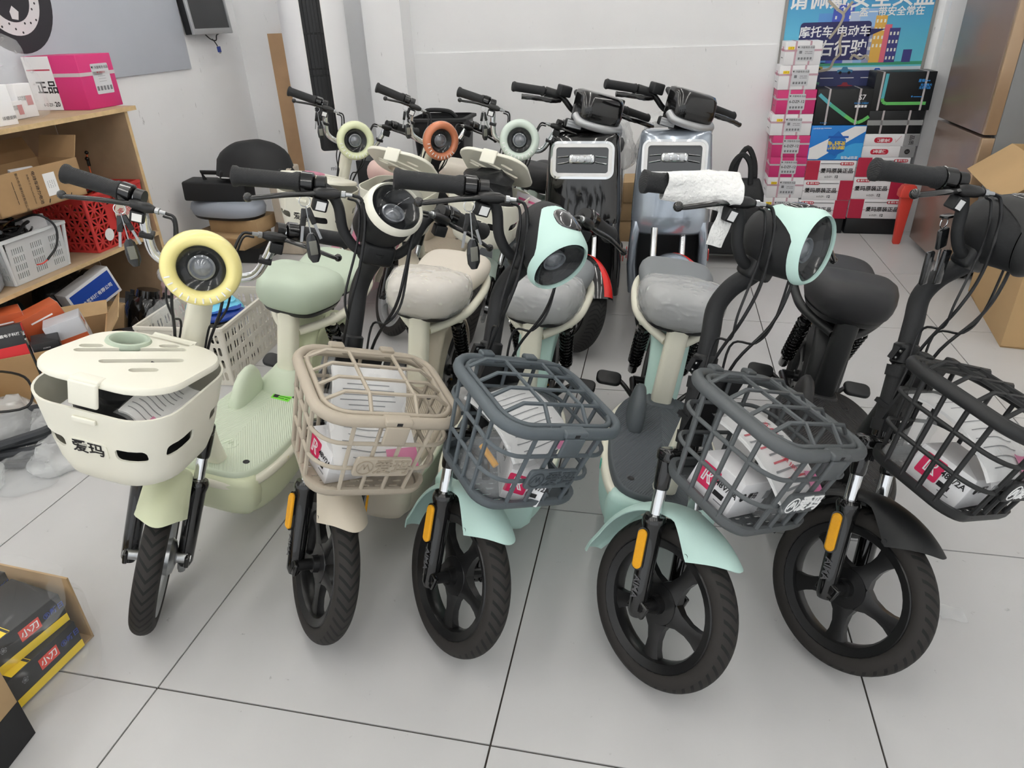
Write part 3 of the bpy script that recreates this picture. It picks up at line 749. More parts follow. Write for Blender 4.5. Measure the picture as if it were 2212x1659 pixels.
def bike_b(name, label, pose, c, lid_open, film_on=False, lamp_pitch=12):
    x, y, yaw, lean, st, dz = pose
    M0 = T(x, y, dz) @ RZ(yaw) @ RY(lean); F = steer_m(st)
    t = thing(name, label, 'electric bike', M0)
    wheel(t, F @ T(0, 0, WR), SILVER, True); wheel(t, T(0, 1.05, WR), SILVER, False)
    dr = obj('drum_brake', lambda: join(lathe([(.0001, .018), (.045, .018), (.048, .030), (.040, .040), (.015, .046), (.0001, .046)], 28, RY(90)), tube([(.045, .01, 0), (.05, .03, -.035), (.052, .045, -.085)], .006, 8), spring((.056, .028, -.02), (.056, .052, -.10), .009, .0018, 12)), STEEL, t, F @ T(0, 0, WR), key='drum', smooth=40)
    fork(t, F, amber=False, lettering=False); fender_front(t, F, c['fender']); fender_rear(t, c['low'])
    body(t, c['deck'], c['frame'], c['low'], stand_lean=lean)
    obj('deck_riser', lambda: loft([[(x, .735 + y, z) for x, y in rr(w, w * 1.05, w * .4, 4)] for w, z in ((.17, .294), (.155, .312), (.125, .330), (.10, .348), (.082, .362), (.07, .364))]), c['deck'], t, key='riser_b', smooth=60)
    seats(t, c['seat'], c['seat'], film_on, up=.022)
    obj('head_tube', lambda: cyl((0, ax(.525), .525), (0, ax(.60), .60), .030, 20), c['stem'], t, key='headtube_b', smooth=40)
    ps = obj('handlebar_post', lambda: tube(crv([(0, ax(z), z) for z in (.56, .58, .68, .76)] + [(0, .266, .815), (0, .256, .855), (0, .242, .885)], 4), [.032, .026], 20), c['stem'], t, F, key='post_b', smooth=60)
    obj('bar_clamp', lambda: rbox(0, .268, .862, .06, .04, .036, .012), STEEL, ps, key='barclamp_b')
    controls(t, F, 'chrome', CHROME)
    donut_lamp(t, F, c['lamp'], c['stem'], lamp_pitch)
    box_basket(t, F, c['basket'], c['ring'], lid_open)
    return t, M0 @ F

def paint(name, rgb, rough=.38): return mat(name, rgb, rough, spec=.5)
CREAM = paint('cream_paint', (234, 232, 215), .3)
CREAM_PL = mat('cream_plastic', (236, 234, 220), .42, bump=(500, .03))
MINT = mat('mint_plastic', (193, 224, 216), .48, bump=(500, .03))
BEIGE = mat('beige_plastic', (206, 197, 180), .5, bump=(500, .03))
BEIGE_BK = mat('beige_basket', (176, 166, 150), .5)
SLATE_BK = mat('slate_basket', (86, 94, 99), .48)
SLATE_BK2 = mat('grey_basket', (84, 88, 90), .48)
BLACK_BK = mat('black_basket', (31, 32, 33), .5)
BLACK_BODY = mat('black_body', (28, 29, 30), .48, bump=(500, .04))
LIME = mat('lime_plastic', (216, 222, 190), .48, bump=(500, .03))
LIME_DECK = mat('sage_deck', (204, 215, 194), .55)
SAGE_SEAT = mat('sage_seat', (182, 196, 178), .55, bump=(600, .03))
BEIGE_SEAT = mat('beige_seat', (205, 198, 186), .55)
GREY_SEAT = mat('grey_seat', (120, 124, 127), .55)
BLACK_SEAT = mat('black_seat', (42, 42, 44), .55, bump=(600, .04))
SLATE_DECK = mat('slate_deck', (78, 84, 88), .55)
BLACK_DECK = mat('black_deck', (42, 42, 43), .55)
BEIGE_DECK = mat('beige_deck', (176, 165, 148), .55)
PINK_DECK = mat('pink_deck', (204, 138, 160), .5)
PINK_PL = mat('pink_plastic', (226, 196, 202), .5)
PINK_SEAT = mat('pink_seat', (222, 192, 184), .55)
PALE_MINT = mat('pale_mint', (196, 212, 202), .4)
YELLOW_RING = mat('yellow_ring', (248, 236, 160), .15, coat=.5)
LIME_RING = mat('lime_ring', (222, 228, 190), .18, coat=.5)
ORANGE_RING = mat('orange_ring', (198, 122, 88), .18, coat=.5)
MINT_RING = mat('mint_ring', (208, 222, 212), .18, coat=.5)
for mm in (LIME_DECK, SLATE_DECK, BLACK_DECK, BEIGE_DECK, PINK_DECK):
    relief(mm, lambda o, x, y, z: o('MULTIPLY', o('SINE', o('MULTIPLY', o('ADD', o('ABSOLUTE', x), o('MULTIPLY', y, .55)), 900.)), o('MULTIPLY', o('GREATER_THAN', z, .2968), o('LESS_THAN', z, .2985))), .5, .0015)

MA, BK = {}, {}
BK['b2'], MA['b2'] = bike_a('electric_bike', 'electric bike with beige wire basket and cream headlight, second of the front row', (1.095, 1.060, -.4, 7.3, 41.6, .010),
    dict(deck=BEIGE_DECK, frame=CREAM, low=BEIGE, fender=BEIGE, seat=BEIGE_SEAT, lamp=CREAM_PL, basket=BEIGE_BK, logo=mat('beige_emboss_shade', (160, 149, 132), .5)), 48)  # logo is basket-coloured relief; its shading is painted as a darker beige
BK['b3'], MA['b3'] = bike_a('electric_bike', 'mint electric bike with blue-grey wire basket, film-covered seat, middle of the front row', (1.429, 1.084, -2.7, 6.4, 48.4, .002),
    dict(deck=SLATE_DECK, frame=CREAM, low=MINT, fender=MINT, seat=GREY_SEAT, lamp=MINT, basket=SLATE_BK, logo=mat('slate_emboss_shade', (68, 75, 80), .4)), -20)  # darker slate on the logo stands in for shade on the embossed letters
BK['b4'], MA['b4'] = bike_a('electric_bike', 'mint electric bike with grey wire basket and right grip wrapped in white paper', (1.901, 1.073, 2.0, 8.3, 44.4, .004),
    dict(deck=SLATE_DECK, frame=CREAM, low=MINT, fender=MINT, seat=GREY_SEAT, lamp=MINT, basket=SLATE_BK2, logo=WHITE_INK), 12, paper_grip=True)
BK['b5'], MA['b5'] = bike_a('electric_bike', 'all-black electric bike with black wire basket at the right end of the front row', (2.318, 1.196, -3.9, 7.4, 45.6, .004),
    dict(deck=BLACK_DECK, frame=BLACK_BODY, low=BLACK_BODY, fender=BLACK_BODY, seat=BLACK_SEAT, lamp=BLACK_BODY, basket=BLACK_BK, logo=WHITE_INK), 8, film_on=False)
BK['b1'], MA['b1'] = bike_b('electric_bike', 'pale green electric bike with yellow ring headlight and cream lidded basket', (.650, 1.021, 1.4, 11.7, 24.8, .005),
    dict(deck=LIME_DECK, frame=CREAM, low=LIME, fender=LIME, seat=SAGE_SEAT, lamp=YELLOW_RING, stem=CREAM, basket=CREAM_PL, ring=SAGE_SEAT), 9)
BK['r1'], MA['r1'] = bike_b('electric_bike', 'pink electric bike with pale lime ring headlight in the second row', (.257, 2.806, -3.4, 9.5, 38.7, .001),
    dict(deck=PINK_DECK, frame=CREAM, low=PINK_PL, fender=PINK_PL, seat=PINK_SEAT, lamp=LIME_RING, stem=CREAM, basket=CREAM_PL, ring=PINK_DECK), 12)
BK['r2'], MA['r2'] = bike_b('electric_bike', 'beige electric bike with orange ring headlight in the second row', (.625, 2.838, -5.3, 10.2, 47.1, .004),
    dict(deck=BEIGE_DECK, frame=CREAM, low=BEIGE, fender=BEIGE, seat=BEIGE_SEAT, lamp=ORANGE_RING, stem=CREAM, basket=CREAM_PL, ring=BEIGE_DECK), 34)
BK['r3'], MA['r3'] = bike_b('electric_bike', 'pale mint electric bike with mint ring headlight beside the black scooter', (1.031, 2.784, -6.6, 11.6, 16.9, .004),
    dict(deck=SLATE_DECK, frame=PALE_MINT, low=PALE_MINT, fender=PALE_MINT, seat=BLACK_SEAT, lamp=MINT_RING, stem=PALE_MINT, basket=CREAM_PL, ring=SLATE_DECK), 36)
SIDE_L = Matrix(((0, 0, 1, .1642), (1, 0, 0, .50), (0, 1, 0, .2605), (0, 0, 0, 1)))      # on the rider's-left rail, reading towards the rear
SIDE_R = Matrix(((0, 0, -1, -.1642), (-1, 0, 0, .50), (0, 1, 0, .2605), (0, 0, 0, 1)))
gl = obj('green_label', box(0, 0, 0, .060, .030, .0006), mat('lime_label', (120, 226, 60), .5), BK['b1'], T(.022, .640, .2985) @ RX(3), smooth=0)
text('▬▬▬▬\n▬▬ ▬', .010, INK, gl, T(.008, 0, .0006)); obj('code_mark', box(-.018, 0, .0005, .016, .016, .0002), INK, gl, smooth=0)
text('爱玛', .020, INK, BK['b1'], SIDE_L @ T(.02, 0, 0), bold=.02); text('08', .022, YELLOW_RING, BK['b1'], SIDE_L @ T(-.09, -.002, -.004), bold=.03)
text('爱玛', .020, INK, BK['b4'], SIDE_R @ T(.05, 0, 0), bold=.02)
for q in (.098, .112): obj('mint_stripe', box(0, 0, 0, .007, .024, .0006), mat('teal_stripe', (70, 190, 170), .5), BK['b4'], SIDE_R @ T(q, 0, -.003) @ RY(14), smooth=0)
text('08', .022, ORANGE_RING, BK['r2'], SIDE_L @ T(-.06, -.002, -.002), bold=.03); text('爱玛', .018, INK, BK['r2'], SIDE_L @ T(.0, 0, 0), bold=.02)

# ================================================================ the two larger scooters behind
def scooter(name, label, x, y, steer, c):
    M0 = T(x, y, 0); WRs = .205
    t = thing(name, label, 'scooter', M0)
    o = Vector((0, .02, WRs)); kx = Vector((0, math.sin(R(26)), math.cos(R(26))))
    F = Matrix.Translation(o) @ Matrix.Rotation(R(steer), 4, kx) @ Matrix.Translation(-o)
    def rim():
        sp = []
        for k in range(6):
            S = [[(sx * tt, sy * w, r) for sx, sy in ((-1, -1), (-1, 1), (1, 1), (1, -1))] for r, w, tt in ((.035, .022, .016), (.075, .010, .014), (.118, .020, .018))]
            sp.append(xf(loft(S), RX(60 * k)))
        return join(lathe([(.118, -.036), (.134, -.040), (.136, -.034), (.126, -.02), (.126, .02), (.136, .034), (.134, .040), (.118, .036), (.112, 0)], 40, RY(90), True), lathe([(.001, -.05), (.03, -.05), (.04, -.03), (.04, .03), (.03, .05), (.001, .05)], 24, RY(90)), *sp)
    def tyre():
        pr = [(.163 + .042 * math.cos(R(-120 + 240 * k / 16)), .046 * math.sin(R(-120 + 240 * k / 16))) for k in range(17)]
        return lathe(pr + [(.133, .034), (.133, -.034)], 64, RY(90), True)
    for fr in (True, False):
        w = obj('front_wheel' if fr else 'rear_wheel', rim, BLACK_SATIN, t, (F @ T(0, 0, WRs)) if fr else T(0, 1.28, WRs), key='s_rim', smooth=30)
        obj('tire', tyre, STIRE, w, key='s_tire', smooth=60)
    def fend(w0, drop, a0, a1):
        def fn(u, v):
            a = R(a0 + (a1 - a0) * v); s = u * 2 - 1; rad = .232 - drop * abs(s) ** 2.2
            return (w0 * s, rad * math.cos(a), WRs + rad * math.sin(a))
        return fn
    fd = obj('front_fender', lambda: shell(sheet(fend(.072, .055, 20, 148), 16, 30), .003), c['body'], t, F, key='s_fend', smooth=60)
    def stripe():
        def fn(u, v):
            a = R(60 + 86 * v); s = (u - .5) * (.5 + .25 * v) + .28; rad = .2345 - .055 * abs(s) ** 2.2
            return (.072 * s, rad * math.cos(a), WRs + rad * math.sin(a))
        return shell(sheet(fn, 6, 20), .0015)
    obj('red_stripe', stripe, mat('red_gloss', (226, 44, 40), .25, coat=.4), fd, key='s_stripe', smooth=60)
    for s in (-1, 1):
        lg = obj('fork_leg', lambda s=s: tube([(s * .078, .02 + math.tan(R(26)) * (z - WRs), z) for z in (.19, .25, .37, .385)], [.018, .021, .021, .024], 14), BLACK_SATIN, t, F, key=('s_leg', s))
        obj('fork_tube', lambda s=s: cyl((s * .078, .02 + math.tan(R(26)) * (.37 - WRs), .37), (s * .078, .02 + math.tan(R(26)) * (.50 - WRs), .50), .0155, 14), CHROME, lg, key=('s_ftube', s))
    # front shield, in the body frame
    SY = .25
    def shield():
        S = []
        for z, w, d, yo in ((.475, .335, .14, -.060), (.495, .342, .16, -.080), (.56, .344, .16, -.072), (.66, .336, .15, -.050), (.76, .324, .14, -.030), (.84, .310, .135, -.010), (.882, .304, .125, .002), (.898, .290, .105, .014), (.905, .25, .07, .030)):
            P = []
            for px, py in rr(1, 1, .36, 6):
                bow = .06 * (1 - (2 * px) ** 2) if py < 0 else 0
                P.append((px * w, SY + yo + d / 2 + py * d - bow * d * 2.2, z))
            S.append(P)
        return loft(S)
    sh = obj('front_shield', shield, c['body'], t, key='s_shield', smooth=60)
    for s in (-1, 1):
        def leg(s=s):
            S = []
            for z, xo, w, d, yo in ((.16, .150, .050, .12, .02), (.22, .154, .050, .14, -.01), (.32, .160, .045, .16, -.05), (.42, .156, .042, .17, -.072), (.485, .148, .046, .17, -.078), (.53, .13, .08, .15, -.06)):
                S.append([(s * xo + px * w, SY + yo + d / 2 + py * d, z) for px, py in rr(1, 1, .3, 4)])
            return loft(S)
        obj('side_fairing', leg, c['body'], t, key=('s_fair', s), smooth=60)
        obj('side_reflector', lambda s=s: xf(prism(rr(.05, .045, .008, 3), 0, .004), T(s * .1865, SY + .075, .345) @ RY(s * 90)), mat('red_reflector', (212, 50, 46), .2, coat=.5), t, key=('s_refl', s))
    obj('inner_panel', lambda: rbox(0, SY + .09, .34, .30, .03, .40, .008), BLACK, t, key='s_inner')
    obj('floorboard', lambda: rbox(0, SY + .34, .245, .33, .42, .07, .02, .04), BLACK_MATTE, t, key='s_floor')
    def tail():
        S = []
        for yy, w, z0, z1 in ((SY + .50, .20, .25, .62), (SY + .56, .27, .24, .68), (SY + .75, .29, .30, .70), (SY + .98, .27, .42, .70), (SY + 1.15, .18, .52, .68)):
            S.append([(px * w, yy, (z0 + z1) / 2 + py * (z1 - z0)) for px, py in rr(1, 1, .3, 4)])
        return loft(S)
    obj('tail_body', tail, c['body'], t, key='s_tail', smooth=60)
    obj('seat', lambda: loft([[(px * w, SY + .82 + py * l, z) for px, py in rr(1, 1, .38, 6)] for w, l, z in ((.25, .62, .70), (.275, .66, .72), (.28, .67, .75), (.26, .63, .775), (.18, .5, .785))]), BLACK_SEAT, t, key='s_seat', smooth=60)
    obj('rear_hugger', lambda: shell(sheet(lambda u, v: (.06 * (2 * u - 1), 1.28 + .225 * math.cos(R(10 + 160 * v)), WRs + .225 * math.sin(R(10 + 160 * v))), 6, 20), .004), BLACK, t, key='s_hug', smooth=60)
    obj('centre_stand', lambda: join(tube([(-.11, SY + .62, .008), (-.08, SY + .55, .2), (.08, SY + .55, .2), (.11, SY + .62, .008)], .010, 8)), BLACK_SATIN, t, key='s_stand')
    # lamp unit on the shield
    LY = SY - .056
    def hexo(w, h, r, cut_=0): return [(px * (1 - .035 * (1 if py < 0 else -1) * 0), py) for px, py in rr(w, h, r, 5)]
    Lm = T(0, LY, .802) @ RX(76)
    def bent(p): return ([(x, y, z - 1.55 * x * x) for x, y, z in p[0]], p[1])
    def frame_ring(w, h, r, t_, z0, z1):
        A = rr(w, h, r, 6); B = rr(w - 2 * t_, h - 2 * t_, max(r - t_, .004), 6)
        return loft([[(x, y, z0) for x, y in A], [(x, y, z1) for x, y in A], [(x, y, z1) for x, y in B], [(x, y, z0) for x, y in B]], closed=True)
    fr = obj('headlight', lambda: bent(frame_ring(.276, .156, .034, .010, -.02, .012)), CHROME, sh, Lm, key='s_hl1', smooth=30)
    obj('daylight_ring', lambda: bent(frame_ring(.258, .138, .028, .016, -.01, .010)), WHITE_PL, sh, Lm, key='s_hl2', smooth=30)
    obj('lamp_glass', lambda: bent(loft([[(x, y, z) for x, y in rr(.232, .110, .014, 4)] for z in (-.012, .002)])), GLASS_DK, sh, Lm, key='s_hl3', smooth=30)
    obj('projector_lamp', lambda: bent(loft([[(x, y + .004, z) for x, y in rr(w, h, .012, 4)] for w, h, z in ((.108, .036, .0), (.108, .036, .008), (.098, .026, .011))])), CHROME, sh, Lm, key='s_hl4', smooth=30)
    for k in (-1, 0, 1): obj('projector_lens', lambda k=k: bent(lathe([(.0145, .009), (.013, .014), (.0075, .0175), (.0001, .019)], 16, T(k * .031, .004, 0))), mat('projector_glass', (206, 210, 214), .08, spec=.9), sh, Lm, key=('s_hl5', k), smooth=50)
    for sx in (-1, 1):
        for sy in (-1, 1):
            obj('lamp_bar', lambda sx=sx, sy=sy: bent(tube([(sx * .058, .004 + sy * .012, .006), (sx * .106, .002 + sy * .014 - .004, .006)], .003, 8)), CHROME, sh, Lm, key=('s_hl6', sx, sy))
    for qx, qz in ((-.055, .585), (.055, .585), (0, .66)):
        obj('screw_hole', lambda: lathe([(.0001, .001), (.004, .001), (.0065, .002), (.007, 0)], 14), BLACK, sh, T(qx, SY - (.080 if qx else .0695), qz) @ RX(90) @ T(0, 0, .0), key='s_hole')
    # handlebar head
    hz = .965; hy = .02 + math.tan(R(26)) * (hz - WRs)
    P = crv([(-.34, hy + .06, hz + .035), (-.22, hy + .045, hz + .045), (-.13, hy + .03, hz + .04), (-.07, hy + .01, hz), (0, hy, hz - .015), (.07, hy + .01, hz), (.13, hy + .03, hz + .04), (.22, hy + .045, hz + .045), (.34, hy + .06, hz + .035)], 5)
    obj('handlebar', lambda: tube(P, .012, 10), BLACK_SATIN, t, F, key='s_bar', smooth=60)
    obj('steering_neck', lambda: tube([(0, .02 + math.tan(R(26)) * (z - WRs), z) for z in (.80, .88, .94, .965)], [.05, .04, .03, .02], 16), BLACK, t, F, key='s_neck')
    for s in (-1, 1):
        f = (lambda p: p) if s < 0 else mir
        obj('grip', lambda f=f: f(tube([(-.21, hy + .0435, hz + .045), (-.215, hy + .044, hz + .045), (-.225, hy + .045, hz + .045), (-.335, hy + .0594, hz + .0358), (-.345, hy + .061, hz + .035), (-.352, hy + .062, hz + .0345)], [.017, .0215, .018, .0185, .0215, .018], 14)), GRIP_M, t, F, key=('s_grip', s))
        obj('brake_lever', lambda f=f: f(wobble(tube(crv([(-.15, hy - .005, hz + .028), (-.20, hy - .03, hz + .022), (-.27, hy - .035, hz + .018), (-.335, hy - .02, hz + .010)], 5), .0105, 10), .002, 60)), BLACK_GLOSS, t, F, key=('s_lev', s))
        obj('switch_housing', lambda f=f: f(join(tube([(-.15, hy + .033, hz + .043), (-.205, hy + .043, hz + .045)], .0215, 12), rbox(-.135, hy + .006, hz + .068, .055, .045, .045, .006))), BLACK, t, F, key=('s_sw', s))
        ts = obj('turn_signal', lambda f=f: f(xf(rbox(0, 0, 0, .072, .03, .036, .008), T(-.105, hy - .095, hz - .045) @ RZ(-12))), BLACK, t, F, key=('s_ts', s))
        obj('signal_lens', lambda f=f: f(join(*[xf(rbox(0, 0, 0, .062, .006, .006, .002), T(-.105, hy - .111, hz - .045 + dz) @ RZ(-12)) for dz in (-.011, 0, .011)], xf(rbox(0, 0, 0, .066, .004, .03, .001), T(-.105, hy - .1085, hz - .045) @ RZ(-12)))), SILVER, ts, key=('s_tl', s))
    def cowl():
        S = []
        for z, w, d, yo in ((-.045, .17, .09, .0), (-.03, .195, .11, -.008), (.02, .205, .12, -.012), (.075, .200, .115, -.002), (.092, .190, .10, .006), (.098, .15, .06, .015)):
            P = []
            for px, py in rr(1, 1, .2, 6):
                bow = .16 * (1 - (2 * px) ** 2) if py < 0 else 0
                P.append((px * w, hy - .075 + yo + py * d - bow * d, hz + z))
            S.append(P)
        return loft(S)
    cw = obj('handlebar_cowl', cowl, BLACK_GLOSS, t, F, key='s_cowl', smooth=60)
    def trim():
        pts = [(-.103, hy - .095, hz - .008), (-.092, hy - .138, hz - .028), (0, hy - .160, hz - .034), (.092, hy - .138, hz - .028), (.103, hy - .095, hz - .008)]
        return tube(crv(pts, 5), .017, 10, flat=1.0)
    obj('cowl_trim', trim, SILVER, cw, key='s_trim', smooth=60)
    obj('instrument_back', lambda: xf(rbox(0, 0, 0, .17, .10, .012, .004, .03), T(0, hy - .01, hz + .062) @ RX(24)), BLACK, cw, key='s_inst')
    return t

STIRE = mat('scooter_tire', (38, 38, 38), .75)
relief(STIRE, lambda o, x, y, z: o('GREATER_THAN', o('ADD', o('ABSOLUTE', o('SUBTRACT', o('FRACT', o('ADD', o('MULTIPLY', o('ARCTAN2', z, y), 60 / (2 * math.pi)), o('MULTIPLY', o('SINE', o('MULTIPLY', o('ABSOLUTE', x), 75.)), .9))), .5)), o('GREATER_THAN', o('ABSOLUTE', x), .040)), .16), .9, .003, (20, 20, 20))
SC_BLACK = mat('scooter_black', (17, 17, 18), .12, coat=1.0)
SC_SILVER = mat('scooter_silver', (168, 178, 190), .2, metal=.55, coat=1.0)
scooter('electric_scooter', 'glossy black electric scooter with square headlight and red striped fender', 1.535, 2.775, 36, dict(body=SC_BLACK))
scooter('electric_scooter', 'glossy silver blue electric scooter with square headlight beside the black scooter', 1.925, 2.825, 36, dict(body=SC_SILVER))

# ================================================================ cartons and the poster corner
def face_m(face, d, off=.0007):
    sx, sy, sz = d
    return {'front': Matrix(((1, 0, 0, 0), (0, 0, -1, -sy / 2 - off), (0, 1, 0, sz / 2), (0, 0, 0, 1))),
            'left': Matrix(((0, 0, -1, -sx / 2 - off), (-1, 0, 0, 0), (0, 1, 0, sz / 2), (0, 0, 0, 1))),
            'right': Matrix(((0, 0, 1, sx / 2 + off), (1, 0, 0, 0), (0, 1, 0, sz / 2), (0, 0, 0, 1))),
            'top': Matrix(((1, 0, 0, 0), (0, 1, 0, 0), (0, 0, 1, sz + off), (0, 0, 0, 1)))}[face]
def panel(parent, mm, w, h, mat_, x=0, y=0, rot=0, name='printed_panel', r=0, lift=0):
    p = prism(rr(w, h, r, 4), -.0004, .0004) if r else box(0, 0, 0, w, h, .0008)
    return obj(name, p, mat_, parent, mm @ T(x, y, lift) @ RZ(rot), smooth=0)
def carton(name, label, m, d, mat_, cat='box', group=None, bev=.003):
    t = thing(name, label, cat, m, group)
    obj('carton_body', rbox(0, 0, d[2] / 2, d[0], d[1], d[2], bev, bev, 2), mat_, t, smooth=30)
    return t
STRAP = mat('packing_strap', (222, 214, 216), .35, alpha=.75)
STRAP_PINK = mat('pink_strap', (232, 190, 204), .4, alpha=.7)
TAPE = mat('clear_tape', (205, 208, 208), .15, alpha=.55)
PINK = mat('magenta_print', (204, 50, 116), .45)
CRIMSON = mat('crimson_print', (182, 36, 68), .5)
LAB_GREY = mat('label_grey', (206, 208, 212), .5)
YELLOW_INK = mat('yellow_print', (250, 216, 40), .5)
WCARD = mat('white_carton', (238, 238, 240), .55, noise=(6, .04))
KCARD = mat('black_carton', (26, 28, 30), .4, noise=(5, .1))
BLUE_PR = mat('blue_print', (32, 128, 214), .5)
GREEN_PR = mat('green_print', (104, 196, 104), .45)
TEAL_PR = mat('teal_print', (88, 178, 190), .45)
CYAN_INK = mat('cyan_ink', (60, 150, 226), .5)

def strap(parent, d, axis, pos, mat_, w=.011, name='packing_strap'):
    sx, sy, sz = d; e = .0012
    if axis == 'v':
        P = [(pos, -sy / 2 - e, 0), (pos, -sy / 2 - e, sz + e), (pos, sy / 2, sz + e)]
        p = join(box2(pos - w / 2, pos + w / 2, -sy / 2 - e, -sy / 2, 0.001, sz + e), box2(pos - w / 2, pos + w / 2, -sy / 2 - e, sy / 2, sz, sz + e))
    else:
        p = join(box2(-sx / 2 - e, sx / 2 + e, -sy / 2 - e, -sy / 2, pos - w / 2, pos + w / 2), box2(-sx / 2 - e, -sx / 2, -sy / 2 - e, sy / 2, pos - w / 2, pos + w / 2))
    obj(name, p, mat_, parent, smooth=0)

def tianneng(x0, x1, z0, z1, pink, nth, below):
    d = (x1 - x0, .188, z1 - z0 - .0006); m = T((x0 + x1) / 2, 4.8 + d[1] / 2, z0)
    k = 'magenta' if pink else 'white'
    t = carton('battery_carton', '%s battery carton with grey label, %s' % (k, nth), m, d, PINK if pink else WCARD, 'box', 'small battery cartons stacked in the left column')
    f = face_m('front', d, .0022); lw, lh = .098, d[2] * .66
    lab = panel(t, f, lw, lh, LAB_GREY, .012 if not pink else .004, 0, r=.006, name='label')
    L = T(0, 0, .0006)
    text('▼/ 天能电池·出品', .0125, INK, lab, L @ T(0, lh * .36, 0), bold=.01)
    if pink: text('6-DZF-12', .0225, INK, lab, L @ T(0, .002, 0), bold=.015)
    else:
        obj('code_mark', box(0, 0, 0, .016, .016, .0004), INK_GREY, lab, L @ T(-.028, .006, 0), smooth=0)
        text('▬▬ ▬▬\n▬ ▬▬▬', .010, INK_GREY, lab, L @ T(.018, .004, 0))
    for q in range(5): obj('care_symbol', join(box2(-.0055, .0055, -.0065, .0065, -.0002, .0002)), INK_GREY, lab, L @ T(-.034 + .017 * q, -lh * .33, 0), key='caresym', smooth=0)
    if not pink: 
        y = panel(t, f, .036, .016, YELLOW_INK, -.073, lh * .34, name='yellow_label'); text('1.5年 保', .009, INK, y, L)
    s = face_m('left', d, .002)
    text('天能', .03, PINK if not pink else WHITE_INK, t, s @ T(0, .02, 0), bold=.02); text('▬▬▬▬', .018, INK_GREY, t, s @ T(0, -.025, 0))
    for q in (-.045, .038): strap(t, d, 'v', q, STRAP_PINK if not pink else STRAP)
    strap(t, d, 'h', d[2] * .62, STRAP_PINK if not pink else STRAP)
colL = [(2.565, 2.775, 1.036, 1.168, 0), (2.548, 2.774, .897, 1.036, 0), (2.556, 2.786, .755, .897, 1), (2.540, 2.786, .627, .755, 0), (2.566, 2.791, .4935, .627, 1), (2.569, 2.793, .3655, .4935, 1), (2.571, 2.796, .2325, .3655, 0), (2.556, 2.780, .0, .2325, 0)]
ordw = ['topmost of the left column', 'second from the top of the left column', 'upper of the magenta ones', 'between two magenta cartons', 'middle one of the magenta cartons', 'lowest of the magenta cartons', 'just below the lowest magenta one', 'at the bottom of the left column']
for i, (a, b, z0, z1, pk) in enumerate(colL):
    if i == 7:      # two cartons reach the floor here, the lower one hidden behind the mint headlight
        tianneng(a, b, .1, z1, pk, ordw[i], None)
        bb = carton('base_box', 'flat black box on the floor under the left carton column', T((a + b) / 2, 4.89, 0), (b - a, .18, .0995), KCARD)
    else: tianneng(a, b, z0, z1, pk, ordw[i], None)

def aima(x0, x1, z0, z1, pink_left, lab):
    d = (x1 - x0, .188, z1 - z0 - .0006); m = T((x0 + x1) / 2, 4.8 + d[1] / 2, z0)
    t = carton('battery_carton', lab, m, d, WCARD, 'box', 'white and crimson battery cartons')
    f = face_m('front', d, .0016); s = -1 if pink_left else 1; pw = d[0] * .27
    panel(t, f, pw, d[2] * .985, CRIMSON, s * (d[0] - pw) / 2, 0, name='crimson_panel')
    cx = -s * pw / 2
    text('爱玛原装正品', .033, INK, t, f @ T(cx + s * .015 * 0, -.004, .001), bold=.02)
    text('6-DZF-', .016, INK, t, f @ T(cx - s * .01 - .035 + (.05 if not pink_left else -.02), -d[2] * .33, .001)); text('12', .023, INK, t, f @ T(cx - s * .01 + .012 + (.05 if not pink_left else -.02), -d[2] * .325, .001), bold=.03)
    bx = -s * (d[0] / 2 - .055)
    bd = panel(t, f, .082, .019, RED_INK, bx, d[2] * .34, r=.009, name='red_badge'); text('Ⓜ 爱玛 电池', .0125, WHITE_INK, bd, T(0, 0, .0007), bold=.02)
    panel(t, f, d[0] - pw - .09, .003, INK, -s * pw / 2 + s * .04, d[2] * .34, name='rule_line')
    strap(t, d, 'h', d[2] * .45, STRAP, .006)
aima(2.795, 3.094, .350, .474, True, 'white battery carton with crimson left end, just below the blue box')
aima(2.797, 3.098, .222, .350, False, 'white battery carton with crimson right end, second up in the middle column')
aima(2.784, 3.092, .100, .222, False, 'white battery carton with crimson right end, on the left black base box')
aima(3.100, 3.407, .372, .494, True, 'white battery carton with crimson left end, under the two three-year warranty boxes')
aima(3.100, 3.402, .233, .372, False, 'white battery carton with crimson right end, second up in the right column')
aima(3.100, 3.420, .105, .233, True, 'white battery carton with crimson left end, on the right black base box')
for a, b, q in ((2.80, 3.085, 'left of the two black boxes on the floor under the middle cartons'), (3.10, 3.425, 'right of the two black boxes on the floor, under the right cartons')):
    carton('base_box', 'low ' + q, T((a + b) / 2, 4.805 + .095, 0), (b - a, .19, .0995 if a < 3 else .1045), KCARD, 'box', None, .006)

# black S7 box, blue box, black lithium boxes
d = (.325, .188, .209); S7 = carton('lithium_box', 'black carton with S7 lettering and a green diagonal line', T(2.953, 4.894, .6885), d, KCARD)
f = face_m('front', d, .001)
def band(parent, mm, pts, w, mats):
    for i in range(len(pts) - 1):
        a, b = Vector(pts[i] + (0,)), Vector(pts[i + 1] + (0,)); v = b - a
        n = Vector((-v.y, v.x, 0)).normalized() * w / 2
        P = [a - n, b - n, b + n, a + n]
        obj('colour_band', ([tuple(p) for p in P], [(0, 1, 2, 3)]), mats[min(i, len(mats) - 1)], parent, mm, smooth=0)
band(S7, f, [(-.15, .075), (-.075, .015), (.02, -.05), (.07, -.082)], .02, [TEAL_PR, mat('seagreen_print', (84, 178, 140), .45), GREEN_PR])
band(S7, f, [(.07, -.082), (.10, -.090), (.128, -.078), (.158, -.055)], .02, [GREEN_PR])
